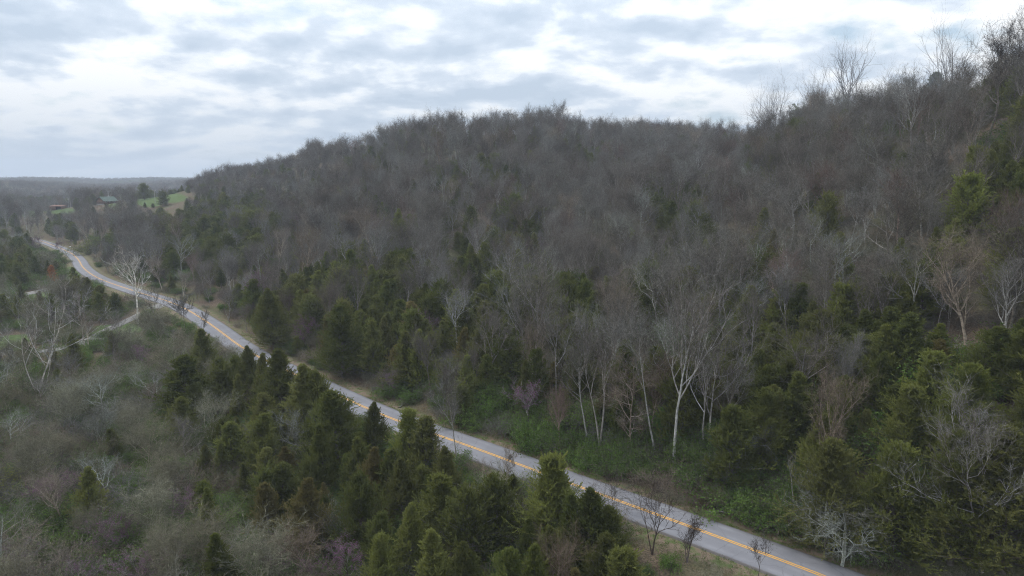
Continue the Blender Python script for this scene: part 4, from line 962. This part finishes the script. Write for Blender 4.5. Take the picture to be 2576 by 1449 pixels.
REDB = [(1397, 548, 600, 0, 'pale pink redbud high on the middle slope'), (1440, 570, 622, 1, 'redbud right of the pale pink one on the slope'), (1345, 615, 668, 2, 'bright redbud left of a dead white tree'),
        (1412, 640, 700, 0, 'faint wide redbud below the bright one'), (1527, 684, 752, 1, 'magenta redbud in the middle of the slope'), (1665, 610, 655, 2, 'small redbud left of the bright middle cedar'),
        (1330, 978, 1075, 0, 'bright redbud above the roadside honeysuckle'), (663, 700, 775, 1, 'redbud leaning above the far road edge'), (756, 545, 590, 2, 'small redbud on the left slope'),
        (766, 810, 880, 0, 'redbud beside the large olive slope cedar'), (1066, 808, 880, 1, 'redbud half hidden in the middle cedar belt'), (550, 648, 690, 2, 'round redbud in the left woods'),
        (425, 650, 680, 0, 'tiny redbud behind the white roadside sycamore'), (98, 600, 632, 1, 'wide magenta redbud beside the upper road'), (150, 612, 640, 2, 'fainter redbud right of the wide magenta one'),
        (360, 878, 935, 0, 'small redbud in the brush below the drive'), (273, 1318, 1400, 1, 'wide redbud below the lone olive cedar'), (325, 1312, 1380, 2, 'redbud right of the wide one in the brush'),
        (455, 1250, 1330, 0, 'faint redbud left of the lone yellow cedar'), (435, 1368, 1449, 1, 'bright redbud left of the bottom left cedar'), (350, 1410, 1500, 2, 'redbud low at the bottom of the brush'),
        (395, 1405, 1490, 0, 'redbud below the bright one at the bottom'), (50, 1395, 1480, 1, 'faint redbud in the bottom left corner'), (212, 1425, 1510, 2, 'faint redbud at the bottom edge of the brush'),
        (110, 1215, 1290, 0, 'dull redbud at the left in the brush'), (155, 1212, 1290, 2, 'dull redbud left of the lone olive cedar'), (689, 1390, 1480, 1, 'bright redbud at the bottom below the lower clump'),
        (879, 1378, 1480, 0, 'tall bright redbud below the near cedars'), (799, 1430, 1530, 2, 'redbud at the bottom left of the tall bright one'), (861, 738, 800, 1, 'pinkish redbud on the cedar belt'),
        (1032, 548, 590, 2, 'tiny redbud on the upper left slope'), (980, 945, 1000, 1, 'redbud low at the foot of the slope above the road')]
for k, (sx, top, base, v, lab) in enumerate(REDB):
    o, H = hero_proto('redbud', v, 'redbud_tree', 'tree', sx, top, base, lab, 'X' + str(k), 1.0)
    o['group'] = 'redbuds in bloom scattered through the woods'
    LAND.pop()
tr, cr = bud_tr, bud_ac
PROTO['lime'] = []
st, lf = shrub_parts(480, 3.2, 1.7, 10, 2600, 0.16)
PROTO['lime'].append(dict(H=3.2, W=1.7, parts=[('stems', st.mesh('shrub_stems', [M['grey']])), ('leaves', lf.mesh('lime_leaves', [M['lime']]))]))
PROTO['lime'].append(dict(H=15.0, W=4.5, parts=[('trunk', bud_tr.mesh('budding_trunk', [M['grey']])), ('crown', bud_ac[0].mesh('budding_crown', [M['grey']])), ('leaves', bud_b.mesh('budding_leaves', [M['bud']]))]))
PROTO['lime'].append(dict(H=3.2, W=1.7, parts=[('stems', PROTO['lime'][0]['parts'][0][1]), ('leaves', lf.mesh('cream_blossom', [M['blossom']]))]))
hero_proto('lime', 0, 'leafing_shrub', 'shrub', 222, 598, 640, 'lime green leafing shrub leaning over the upper road', 'lime shrub by the upper road', 1.1)
hero_proto('lime', 1, 'budding_tree', 'tree', 222, 484, 520, 'olive green budding tree left of the cabin', 'budding tree by the cabin', 1.1)
hero_proto('lime', 1, 'budding_tree', 'tree', 1292, 418, 470, 'yellowish budding tree high on the middle hump', 'budding tree on the hump', 1.1)
hero_proto('lime', 0, 'leafing_shrub', 'shrub', 15, 1175, 1240, 'lime green leafing shrub at the left edge of the brush', 'lime shrub at the left edge', 1.3)
hero_proto('lime', 2, 'blossoming_shrub', 'shrub', 412, 1180, 1212, 'cream blossoming shrub in the middle of the brush', 'cream shrub', 0.9)
print('heroes', round(time.time() - T0, 1))

# ------------------------------------------------------------------ the woods: where every other plant stands
road_az = np.arctan2(MAIN[:, 0], MAIN[:, 1]); road_r = np.hypot(MAIN[:, 0], MAIN[:, 1])
od = np.argsort(road_az); road_az, road_r = road_az[od], road_r[od]
rpx, rpy, _ = project(MAIN[:, 0], MAIN[:, 1], np.zeros(len(MAIN))); od = np.argsort(rpx); rpx, rpy = rpx[od], rpy[od]
azt = np.radians(np.arange(-47, 47.01, 0.5)); rt = np.geomspace(20, 3300, 260)
AT, RT = np.meshgrid(azt, rt); HT = height(RT * np.sin(AT), RT * np.cos(AT))
EL = (HT - CAMZ) / RT; ELM = np.maximum.accumulate(EL, 0)
def ground_horizon(a, r):
    ia = np.clip(np.round((a - azt[0]) / (azt[1] - azt[0])).astype(int), 0, len(azt) - 1)
    ir = np.clip(np.searchsorted(rt, r) - 2, 0, len(rt) - 1)
    return ELM[ir, ia]
def grid(cell, rmin, rmax, seed):
    rg = np.random.default_rng(seed); n = int(rmax / cell) + 1
    gx, gy = np.meshgrid(np.arange(-n, n + 1), np.arange(-2, n + 1))
    x = (gx + 0.5 * (gy % 2) + rg.random(gx.shape) * 0.95 - 0.5).ravel() * cell; y = (gy + rg.random(gx.shape) * 0.95 - 0.5).ravel() * cell
    r = np.hypot(x, y); a = np.arctan2(x, y)
    m = (r > rmin) & (r < rmax) & (np.abs(a) < R(46)); return x[m], y[m], r[m], a[m], rg
# crown-centre regions (x, y, rx, ry, share of cedars) in 2576 px measure
CED = [(2200, 1000, 460, 230, 0.9), (2300, 1250, 330, 200, 0.85), (2500, 950, 260, 160, 0.7), (1000, 830, 420, 150, 0.8), (1500, 860, 340, 150, 0.62), (1350, 1000, 300, 80, 0.6), (1700, 780, 200, 80, 0.5), (860, 640, 180, 70, 0.3), (760, 900, 160, 110, 0.6), (520, 570, 170, 95, 0.75),
       (1450, 880, 260, 110, 0.4), (1720, 500, 110, 60, 0.45), (1300, 590, 90, 60, 0.4), (2430, 230, 170, 70, 0.35), (2480, 560, 130, 160, 0.35), (2150, 640, 120, 70, 0.25), (1850, 760, 170, 90, 0.4),
       (940, 400, 70, 20, 0.5), (1240, 330, 90, 25, 0.25), (60, 660, 130, 70, 0.8), (60, 760, 90, 40, 0.6), (250, 740, 70, 60, 0.7), (430, 540, 90, 40, 0.5), (1950, 330, 110, 60, 0.4),
       (780, 480, 60, 40, 0.25), (1560, 860, 160, 90, 0.35), (1150, 640, 120, 60, 0.15), (1230, 460, 80, 30, 0.2), (300, 520, 30, 14, 0.3)]
NEARCED = [(60, 650, 130, 60, 0.8), (50, 760, 90, 45, 0.6), (210, 745, 60, 40, 0.7), (700, 1090, 230, 190, 0.75), (1000, 1230, 330, 200, 0.8), (1300, 1380, 330, 120, 0.85), (620, 950, 150, 100, 0.7)]
def share(sx, sy, lst, base):
    s = np.full(sx.shape, base)
    for cx, cy, rx, ry, v in lst:
        d = ((sx - cx) / rx) ** 2 + ((sy - cy) / ry) ** 2
        s = np.maximum(s, v * np.clip(1.7 - d, 0, 1))
    return s
PL = []     # rows: kind, variant, x, y, z, H, wid, rot
OC = np.array(OCC)
def free(x, y, rad):
    m = np.ones(len(x), bool)
    for i in range(0, len(x), 5000):
        s = slice(i, i + 5000)
        d = np.hypot(x[s, None] - OC[:, 0], y[s, None] - OC[:, 1]); m[s] = (d > OC[:, 2] + rad).all(1)
    return m
def dist_roads(x, y):
    d1 = near_line(x, y, MAIN, np.zeros(len(MAIN)))[0]
    d2 = np.minimum(near_line(x, y, SIDE, np.zeros(len(SIDE)))[0], near_line(x, y, DRIVE, np.zeros(len(DRIVE)))[0])
    return d1, d2
def put(kind, var, x, y, z, H, wid, rot): PL.append((kind, var, x, y, z, H, wid, rot))
BV = np.array([0, 1, 2, 3, 4, 5, 6, 7, 8, 9, 10]); BW = np.array([14, 14, 12, 12, 12, 8, 5, 10, 6, 4, 3.0]); BW /= BW.sum()
BWp = np.array([8, 8, 6, 8, 5, 8, 22, 8, 5, 14, 2.0]); BWp /= BWp.sum()
CW = np.array([12, 12, 12, 10, 8, 6, 6, 6, 8, 5.0]); CW /= CW.sum()
def woods(cell, rmin, rmax, seed, hmin=8.0, hmax=16.0):
    x, y, r, a, rg = grid(cell, rmin, rmax, seed)
    z = height(x, y); nearside = r < np.interp(a, road_az, road_r)
    d1, d2 = dist_roads(x, y) if rmax < 900 else (np.full(len(x), 99.0), np.full(len(x), 99.0))
    gm = grass_mask(x, y, z) if rmax < 900 else np.zeros(len(x))
    H = hmin + (hmax - hmin) * rg.beta(1.4, 1.8, len(x)) * (0.7 + 0.7 * vnoise(x, y, 40, 11))
    H = np.where(r < 170, np.minimum(H, 10.5 + 3.5 * rg.random(len(x))), H)
    top = (z + H - CAMZ) / r > ground_horizon(a, r) - 0.01
    cpx, cpy, _ = project(x, y, z + H * 0.55); sx, sy = cpx / K, cpy / K
    cl = vnoise(x, y, 24, 61)
    ok = top & (d1 > np.where(r > 95, 5.2, 6.3)) & (d2 > 4.0) & (gm < 0.3) & free(x, y, 0.6) & (cpx > -180) & (cpx < 1250)
    for i in np.flatnonzero(ok):
        X_, Y_, Z_, r_ = x[i], y[i], z[i], r[i]
        if nearside[i]:
            c = share(np.array([sx[i]]), np.array([sy[i]]), NEARCED, 0.05)[0]
            if rg.random() < c: kind, h = 'cedar', 4.0 + 4.5 * rg.random()
            else:
                u = rg.random(); kind, h = 'bare', 3.6 + 4.0 * rg.random()
                if u < 0.25: continue
            # nothing on the near side stands up in front of the road unless the photograph shows it
            tpx, tpy, _ = project(X_, Y_, Z_ + h); lim = np.interp(tpx, rpx, rpy)
            if tpx > 32 and tpy < lim + 9 + (6 if tpx > 300 else 3):
                h2 = h * 0.55; tpx, tpy, _ = project(X_, Y_, Z_ + h2)
                if tpy < lim + 9 or kind == 'bare': continue
                h = h2
            if tpx < 150 and tpy < 352 and r_ < 150 and rg.random() < 0.7: continue
            if 28 < tpx < 98 and tpy < 296 and r_ < 178: continue      # the side road shows past these
            if sx[i] > 1570 and kind == 'bare': continue
        else:
            c = share(np.array([sx[i]]), np.array([sy[i]]), CED, 0.11 + 0.42 * (cl[i] > 0.64))[0]
            kind = 'cedar' if rg.random() < c else 'bare'
            h = H[i] if kind == 'bare' else 5.5 + 5.0 * rg.random()
            if d1[i] < 9: h *= 0.65
            if r_ > 330 and cpx[i] < 186:
                tpx, tpy, _ = project(X_, Y_, Z_ + h)
                if tpy < 188: h *= 0.5
                tpx, tpy, _ = project(X_, Y_, Z_ + h)
                if tpy < 184 or rg.random() < 0.3: continue
            if 200 <= cpx[i] < 300: h *= 0.75
            if 186 <= cpx[i] < 200: h *= 0.6
            if r_ > 300:
                tpx, tpy, _ = project(X_, Y_, Z_ + h)
                if r_ < 600 and ((139 < tpx < 186 and tpy < 207) or (92 < tpx < 118 and tpy < 206) or (48 < tpx < 76 and tpy < 212)): continue
        if kind == 'bare':
            pale = 560 < sy[i] < 900 and sx[i] > 1100
            v = int(rg.choice(BV, p=BWp if pale else BW))
            if nearside[i]: v = int(rg.choice([11, 12, 11, 12, 8, 9, 5]))
            wid = 0.85 + 0.4 * rg.random()
            if h < 8: wid *= 1.35
        else:
            v = int(rg.choice(10, p=CW)); wid = 0.9 + 0.4 * rg.random()
            if r_ > 250: v = int(rg.choice([4, 7, 0, 1, 2])); wid *= 1.1
            if r_ < 75: v = int(rg.choice([10, 12, 12, 13, 14, 11, 10]))
        put(kind, v, X_, Y_, Z_ - 0.15, h, wid, rg.random() * 6.28)
woods(5.9, 44, 330, 1)
woods(6.4, 330, 800, 2)
def cedar_fill(cell, rmin, rmax, seed):
    x, y, r, a, rg = grid(cell, rmin, rmax, seed); z = height(x, y); d1, d2 = dist_roads(x, y)
    m = (r > np.interp(a, road_az, road_r)) & (d1 > 8) & free(x, y, 0.3)
    cpx, cpy, _ = project(x, y, z + 4); c = share(cpx / K, cpy / K, CED, 0.0)
    patch = vnoise(x, y, 16, 51)
    for i in np.flatnonzero(m & (c > 0.33) & (patch > 0.18)):
        if rg.random() > c[i] * 0.95: continue
        v = int(rg.choice(10, p=CW))
        if r[i] > 220: v = int(rg.choice([4, 7, 0, 1, 2]))
        if r[i] < 80: v = int(rg.choice([10, 12, 12, 14, 14, 11]))
        put('cedar', v, x[i], y[i], z[i] - 0.15, 5.5 + 4.5 * rg.random(), 1.05 + 0.5 * rg.random(), rg.random() * 6.28)
cedar_fill(4.6, 50, 420, 77)
def cedar_fill_near(cell, seed):
    x, y, r, a, rg = grid(cell, 46, 130, seed); z = height(x, y); d1, d2 = dist_roads(x, y)
    m = (r < np.interp(a, road_az, road_r)) & (d1 > 5.5) & free(x, y, -0.2)
    cpx, cpy, _ = project(x, y, z + 2.5); c = share(cpx / K, cpy / K, NEARCED, 0.0)
    for i in np.flatnonzero(m & (c > 0.3)):
        if rg.random() > c[i] * 0.8: continue
        h = 3.6 + 3.4 * rg.random(); tpx, tpy, _ = project(x[i], y[i], z[i] + h)
        if tpy < np.interp(tpx, rpx, rpy) + 13: continue
        put('cedar', int(rg.choice([10, 12, 12, 13, 14, 11, 10, 7])), x[i], y[i], z[i] - 0.1, h, 1.1 + 0.4 * rg.random(), rg.random() * 6.28)
cedar_fill_near(4.0, 78)
def far_woods():
    x, y, r, a, rg = grid(10.5, 800, 2750, 3)
    m = a < R(-20); x, y, r, a = x[m], y[m], r[m], a[m]
    z = height(x, y); H = 9 + 5 * rg.random(len(x)); m = ((z + H - CAMZ) / r > ground_horizon(a, r) - 0.004)
    clump = vnoise(x, y, 190, 21) + 0.35 * vnoise(x, y, 60, 22)
    op = vnoise(x, y, 260, 27)
    for i in np.flatnonzero(m):
        if op[i] > 0.80: continue
        if clump[i] > 0.86: put('farcedar', int(rg.choice([4, 7, 1])), x[i], y[i], z[i] - 0.3, H[i] * 0.9, 1.7, rg.random() * 6.28)
        else: put('farbare', int(rg.choice([0, 1, 2, 4, 8, 3])), x[i], y[i], z[i] - 0.3, H[i], 1.5, rg.random() * 6.28)
far_woods()
def shrubs(cell, rmin, rmax, seed):
    x, y, r, a, rg = grid(cell, rmin, rmax, seed); z = height(x, y)
    nearside = r < np.interp(a, road_az, road_r); d1, d2 = dist_roads(x, y); gm = grass_mask(x, y, z)
    px, py, _ = project(x, y, z + 1); sx, sy = px / K, py / K
    vis = (z + 3 - CAMZ) / r > ground_horizon(a, r) - 0.01
    patch = vnoise(x, y, 9, 31); patch2 = vnoise(x, y, 22, 32)
    ok = vis & (d1 > 4.4) & (d2 > 2.0) & (gm < 0.3) & (px > -150) & (px < 1200) & (py < 640)
    for i in np.flatnonzero(ok):
        if nearside[i]:
            tpx, tpy, _ = project(x[i], y[i], z[i] + 2.6); lim = np.interp(tpx, rpx, rpy)
            if tpy < lim + 6 and tpx > 30: 
                if rg.random() < 0.8 or d1[i] < 5: continue
            g_ = patch[i] * 0.6 + patch2[i] * 0.4
            if sx[i] > 1560:
                if rg.random() < 0.6: continue
                kind = 'green' if rg.random() < 0.6 else 'brush'; h = 0.7 + 0.8 * rg.random()
            elif rg.random() < (0.58 + 0.4 * (g_ > 0.46)): kind, h = 'green', 1.0 + 1.4 * rg.random()
            else: kind, h = 'brush', 1.6 + 2.2 * rg.random()
        else:
            honey = 1150 < sx[i] < 2080 and d1[i] < 19 and patch[i] > 0.15
            honey2 = d1[i] < 15 and patch[i] > 0.5
            if honey and d1[i] > 5.2: kind, h = ('green', 1.3 + 1.9 * rg.random()) if rg.random() < 0.84 else ('brush', 1.6 + 1.6 * rg.random())
            elif honey2 and d1[i] > 5.4: kind, h = ('green' if rg.random() < 0.6 else 'brush'), 1.0 + 1.6 * rg.random()
            elif d1[i] < 9:
                if rg.random() < 0.65: continue
                kind, h = 'brush', 0.8 + 1.0 * rg.random()
            else:
                if rg.random() < 0.35: continue
                kind = 'green' if patch2[i] > 0.74 else 'brush'; h = 1.4 + 2.2 * rg.random()
        v = int(rg.integers(0, 4)); put(kind, v, x[i], y[i], z[i] - 0.08, h, 0.9 + 0.5 * rg.random(), rg.random() * 6.28)
shrubs(2.4, 42, 150, 5)
shrubs(4.2, 150, 420, 6)
print('placed', len(PL), round(time.time() - T0, 1))

# ------------------------------------------------------------------ what shows: paint the plants far to near and count
n = len(PL)
kind = np.array([p[0] for p in PL]); var = np.array([p[1] for p in PL]); Pxyz = np.array([p[2:5] for p in PL]); Hh = np.array([p[5] for p in PL]); Wd = np.array([p[6] for p in PL]); Rot = np.array([p[7] for p in PL])
cx, cy, dep = project(Pxyz[:, 0], Pxyz[:, 1], Pxyz[:, 2] + Hh * 0.55)
Wm = np.array([PROTO[{'farcedar': 'cedar', 'farbare': 'bare'}.get(k, k)][v]['W'] / PROTO[{'farcedar': 'cedar', 'farbare': 'bare'}.get(k, k)][v]['H'] for k, v in zip(kind, var)]) * Hh * Wd
buf = np.full((288, 512), -1, np.int32); rg = np.random.default_rng(3); DITH = rg.random((288, 512))
order = np.argsort(-dep)
alpha = {'cedar': 0.95, 'bare': 0.4, 'green': 0.8, 'brush': 0.55, 'farcedar': 1, 'farbare': 0.5}
heroes_buf = [(o.location.x, o.location.y, o.location.z, H, 0.2 * H, -2) for o, H in HC]
events = [(dep[i], i) for i in range(n)] + [(float(project(h[0], h[1], h[2] + h[3] / 2)[2]), -2 - k) for k, h in enumerate(heroes_buf)]
events.sort(key=lambda e: -e[0])
for dp, i in events:
    if i >= 0:
        hw_, hh_ = F * Wm[i] / dp / 2, F * Hh[i] * 0.5 / dp / 2; X0, Y0 = cx[i] / 2, cy[i] / 2; al = alpha[kind[i]]; idv = i
    else:
        h = heroes_buf[-2 - i]; qx, qy, _ = project(h[0], h[1], h[2] + h[3] / 2); X0, Y0 = float(qx) / 2, float(qy) / 2; hw_, hh_ = F * h[4] / dp / 2, F * h[3] * 0.5 / dp / 2; al = 0.95; idv = -2
    x0, x1, y0, y1 = int(max(X0 - hw_, 0)), int(min(X0 + hw_ + 1, 512)), int(max(Y0 - hh_, 0)), int(min(Y0 + hh_ + 1, 288))
    if x0 >= x1 or y0 >= y1: continue
    sub = buf[y0:y1, x0:x1]; yy, xx = np.ogrid[y0:y1, x0:x1]
    m = ((xx + .5 - X0) / (hw_ + .3)) ** 2 + ((yy + .5 - Y0) / (hh_ + .3)) ** 2 <= 1
    m &= ((DITH[y0:y1, x0:x1] * 7919 + idv * 0.617) % 1.0) < al
    sub[m] = idv
seen = np.bincount(buf[buf >= 0].ravel(), minlength=n)
def pick(k, m):
    idx = np.flatnonzero(kind == k); return idx[np.argsort(-seen[idx])][:m]
LIM = {'bare': 298 - len([1 for o, _ in HEROES if o.name.startswith('bare_tree')]), 'cedar': 298 - len(HC), 'green': 200, 'brush': 200}
chosen = {k: [i for i in pick(k, LIM[k]) if seen[i] >= 3] for k in LIM}
print({k: (len(v), int(seen[v[-1]])) for k, v in chosen.items()})
NAME = {'bare': 'bare_tree', 'cedar': 'cedar_tree', 'green': 'green_shrub', 'brush': 'bare_shrub'}
NOUN = {'bare': ['grey bare tree', 'dense grey bare tree', 'brownish bare tree', 'twin stemmed grey tree', 'narrow brown bare tree', 'spreading grey tree', 'pale barked tree', 'three stemmed grey tree', 'tan bare tree', 'gnarled lichen grey tree', 'reddish bare tree', 'low olive grey tree', 'bushy olive grey tree'],
        'cedar': ['conical green cedar', 'oval green cedar', 'round green cedar', 'slim green cedar', 'dark conical cedar', 'yellow green cedar', 'bronze cedar', 'dark oval cedar', 'open ragged cedar', 'yellow green oval cedar', 'feathery conical cedar', 'bright yellow cedar', 'feathery round cedar', 'feathery bronze cedar', 'feathery olive cedar'],
        'green': ['green leafing shrub', 'spreading green shrub', 'upright green shrub', 'thinly leafed shrub'], 'brush': ['grey bare shrub', 'tall brown bare shrub', 'spreading grey shrub', 'tan bare shrub']}
CAT = {'bare': 'tree', 'cedar': 'tree', 'green': 'shrub', 'brush': 'shrub'}
GRP = {'bare': 'leafless trees in the woods', 'cedar': 'cedars in the woods', 'green': 'green leafing shrubs', 'brush': 'leafless shrubs in the brush'}
DIRS = ['right of', 'up and right of', 'above', 'up and left of', 'left of', 'down and left of', 'below', 'down and right of']
ORD = ['', 'second ', 'third ', 'fourth ', 'fifth ', 'sixth ', 'seventh ', 'eighth ', 'ninth ', 'tenth ', 'eleventh ', 'twelfth ']
LM = np.array([(a, b) for _, a, b in LAND]); LN = [s for s, _, _ in LAND]
rows = []
for k, idx in chosen.items():
    for i in idx:
        dx, dy = LM[:, 0] - cx[i], LM[:, 1] - cy[i]; j = int(np.argmin(dx * dx + dy * dy))
        ang_ = math.atan2(-(cy[i] - LM[j, 1]), cx[i] - LM[j, 0]); s = int(round(ang_ / (math.pi / 4))) % 8
        rows.append((NOUN[k][var[i]], j, s, math.hypot(dx[j], dy[j]), i, k))
rows.sort(key=lambda r: (r[0], r[1], r[2], r[3]))
rank = {}; first_obj = {}
for noun, j, s, dd, i, k in rows:
    q = rank.get((noun, j, s), 0); rank[(noun, j, s)] = q + 1
    lab = ('nearest ' if q == 0 else ORD[min(q, 11)] + 'nearest ') + noun + ' ' + DIRS[s] + ' the ' + LN[j]
    if len(lab.split()) > 16: lab = lab.replace('up and ', 'up ').replace('down and ', 'down ').replace(' bare shrub', ' shrub')
    p = PROTO[k][var[i]]; sc = Hh[i] / p['H']
    o = tag(thing(NAME[k], tuple(Pxyz[i]), Rot[i], (sc * Wd[i], sc * Wd[i], sc)), lab, CAT[k], GRP[k])
    objs = [part(pn, me, o) for pn, me in p['parts']]
# ------------------------------------------------------------------ the rest: one mass each
taken = np.zeros(n, bool)
for v in chosen.values(): taken[list(v)] = True
def part_object(me):
    for o in D.objects:
        if o.type == 'MESH' and o.data is me: return o
    return None
OBJ_OF = {}
for o in D.objects:
    if o.type == 'MESH': OBJ_OF.setdefault(o.data.name, o)
def mass(name, label, pk, sel):
    idx = np.flatnonzero(sel & ~taken)
    if not len(idx): return
    me = D.meshes.new(name); me.vertices.add(len(idx)); me.vertices.foreach_set('co', Pxyz[idx].astype(np.float32).ravel())
    a = me.attributes.new('variant', 'INT', 'POINT'); a.data.foreach_set('value', var[idx].astype(np.int32))
    base = np.array([PROTO[pk][v]['H'] for v in var[idx]]); s = Hh[idx] / base
    a = me.attributes.new('size', 'FLOAT_VECTOR', 'POINT'); a.data.foreach_set('vector', np.stack([s * Wd[idx], s * Wd[idx], s], 1).astype(np.float32).ravel())
    a = me.attributes.new('turn', 'FLOAT_VECTOR', 'POINT'); a.data.foreach_set('vector', np.stack([0 * s, 0 * s, Rot[idx]], 1).astype(np.float32).ravel())
    o = link(D.objects.new(name, me)); tag(o, label, kind='stuff')
    ng = D.node_groups.new(name, 'GeometryNodeTree')
    ng.interface.new_socket('Geometry', in_out='INPUT', socket_type='NodeSocketGeometry'); ng.interface.new_socket('Geometry', in_out='OUTPUT', socket_type='NodeSocketGeometry')
    gi, go = ng.nodes.new('NodeGroupInput'), ng.nodes.new('NodeGroupOutput'); jn = ng.nodes.new('GeometryNodeJoinGeometry')
    def attr(nm, ty):
        q = ng.nodes.new('GeometryNodeInputNamedAttribute'); q.data_type = ty; q.inputs[0].default_value = nm
        return next(s_ for s_ in q.outputs if s_.enabled and s_.name == 'Attribute')
    av, asz, atn = attr('variant', 'INT'), attr('size', 'FLOAT_VECTOR'), attr('turn', 'FLOAT_VECTOR')
    for v in sorted(set(var[idx])):
        cmp = ng.nodes.new('FunctionNodeCompare'); cmp.data_type = 'INT'; cmp.operation = 'EQUAL'
        ii = [s_ for s_ in cmp.inputs if s_.enabled]; ng.links.new(av, ii[0]); ii[1].default_value = int(v)
        jj = ng.nodes.new('GeometryNodeJoinGeometry')
        for pn, m_ in PROTO[pk][v]['parts']:
            oi = ng.nodes.new('GeometryNodeObjectInfo'); oi.transform_space = 'ORIGINAL'; oi.inputs[0].default_value = OBJ_OF[m_.name]
            ng.links.new(next(s_ for s_ in oi.outputs if s_.name == 'Geometry'), jj.inputs[0])
        ip = ng.nodes.new('GeometryNodeInstanceOnPoints')
        ng.links.new(gi.outputs[0], ip.inputs['Points']); ng.links.new(cmp.outputs[0], ip.inputs['Selection']); ng.links.new(jj.outputs[0], ip.inputs['Instance'])
        ng.links.new(asz, ip.inputs['Scale']); e2r = ng.nodes.new('FunctionNodeEulerToRotation'); ng.links.new(atn, e2r.inputs[0]); ng.links.new(e2r.outputs[0], ip.inputs['Rotation'])
        ng.links.new(ip.outputs[0], jn.inputs[0])
    ng.links.new(jn.outputs[0], go.inputs[0])
    md = o.modifiers.new('scatter', 'NODES'); md.node_group = ng
    return o
mass('bare_woodland', 'mass of leafless grey trees covering the hillside', 'bare', kind == 'bare')
mass('cedar_woodland', 'mass of cedars mixed into the hillside woods', 'cedar', kind == 'cedar')
mass('far_bare_woodland', 'hazy leafless woods on the far hills', 'bare', kind == 'farbare')
mass('far_cedar_woodland', 'dark evergreen patches on the far hills', 'cedar', kind == 'farcedar')
mass('green_undergrowth', 'green undergrowth beneath the trees', 'green', kind == 'green')
mass('bare_undergrowth', 'leafless brush and saplings filling the valley', 'brush', kind == 'brush')

# grass and dry stalks on the verges and in the fields
def tuft_mass(name, label, m, n_, seed, lo, hi, side_only=None, region=None, hgt=0.35, blades_per=14, wid=0.03):
    rg = np.random.default_rng(seed)
    i = rg.integers(0, len(MAIN) - 1, n_); t = rg.random(n_)[:, None]; p = MAIN[i] * (1 - t) + MAIN[i + 1] * t
    d = MAIN[i + 1] - MAIN[i]; d /= np.linalg.norm(d, axis=1)[:, None]; off = (lo + (hi - lo) * rg.random(n_) ** 1.3) * np.where(rg.random(n_) < 0.5, -1, 1)
    x, y = p[:, 0] - d[:, 1] * off, p[:, 1] + d[:, 0] * off
    k = (np.hypot(x, y) < 130) & (near_line(x, y, MAIN, np.zeros(len(MAIN)))[0] > lo - 0.05) & (vnoise(x, y, 5, seed) > 0.35); x, y = x[k], y[k]
    z = height(x, y) - 0.02; m_ = len(x); B = np.repeat(np.stack([x, y, z], 1), blades_per, 0) + np.stack([rg.normal(size=m_ * blades_per) * 0.16, rg.normal(size=m_ * blades_per) * 0.16, np.zeros(m_ * blades_per)], 1)
    Dr = nrm(rg.normal(size=B.shape) * 0.5 + np.array([0, 0, 1.0])); ac = Acc()
    blades(ac, B, Dr, hgt * (0.5 + rg.random(len(B))), np.full(len(B), wid), rg.random(len(B)), rg)
    o = link(D.objects.new(name, ac.mesh(name, [m]))); tag(o, label, kind='stuff')
tuft_mass('dry_grass', 'dry straw coloured grass along the road verges', M['straw'], 6500, 41, 3.2, 6.8, hgt=0.4)
tuft_mass('verge_grass', 'short green grass along the road edges', M['grass'], 9000, 42, 2.95, 5.2, hgt=0.22, wid=0.035)

# ------------------------------------------------------------------ air
hm = D.materials.new('haze_air'); hm.use_nodes = True; nt = hm.node_tree; nt.nodes.clear()
pv = N(nt, 'ShaderNodeVolumePrincipled'); pv.inputs['Density'].default_value = 0.00024; pv.inputs['Color'].default_value = (0.80, 0.88, 1.0, 1); pv.inputs['Anisotropy'].default_value = 0.0
vo = N(nt, 'ShaderNodeOutputMaterial'); nt.links.new(pv.outputs[0], vo.inputs['Volume'])
zb = float(Z.min()) - 1.5
hz_o = link(D.objects.new('haze', box_mesh('haze', [(-3700, 3700, -3700, 3700, zb, 135.0)], [hm]))); tag(hz_o, 'faint bluish haze in the valley air', kind='stuff')
tot = sum(len(m.polygons) for m in D.meshes)
print('zmin', zb, 'zmax', float(Z.max()), 'polys', tot, 'objects', len(D.objects), 'time', round(time.time() - T0, 1))
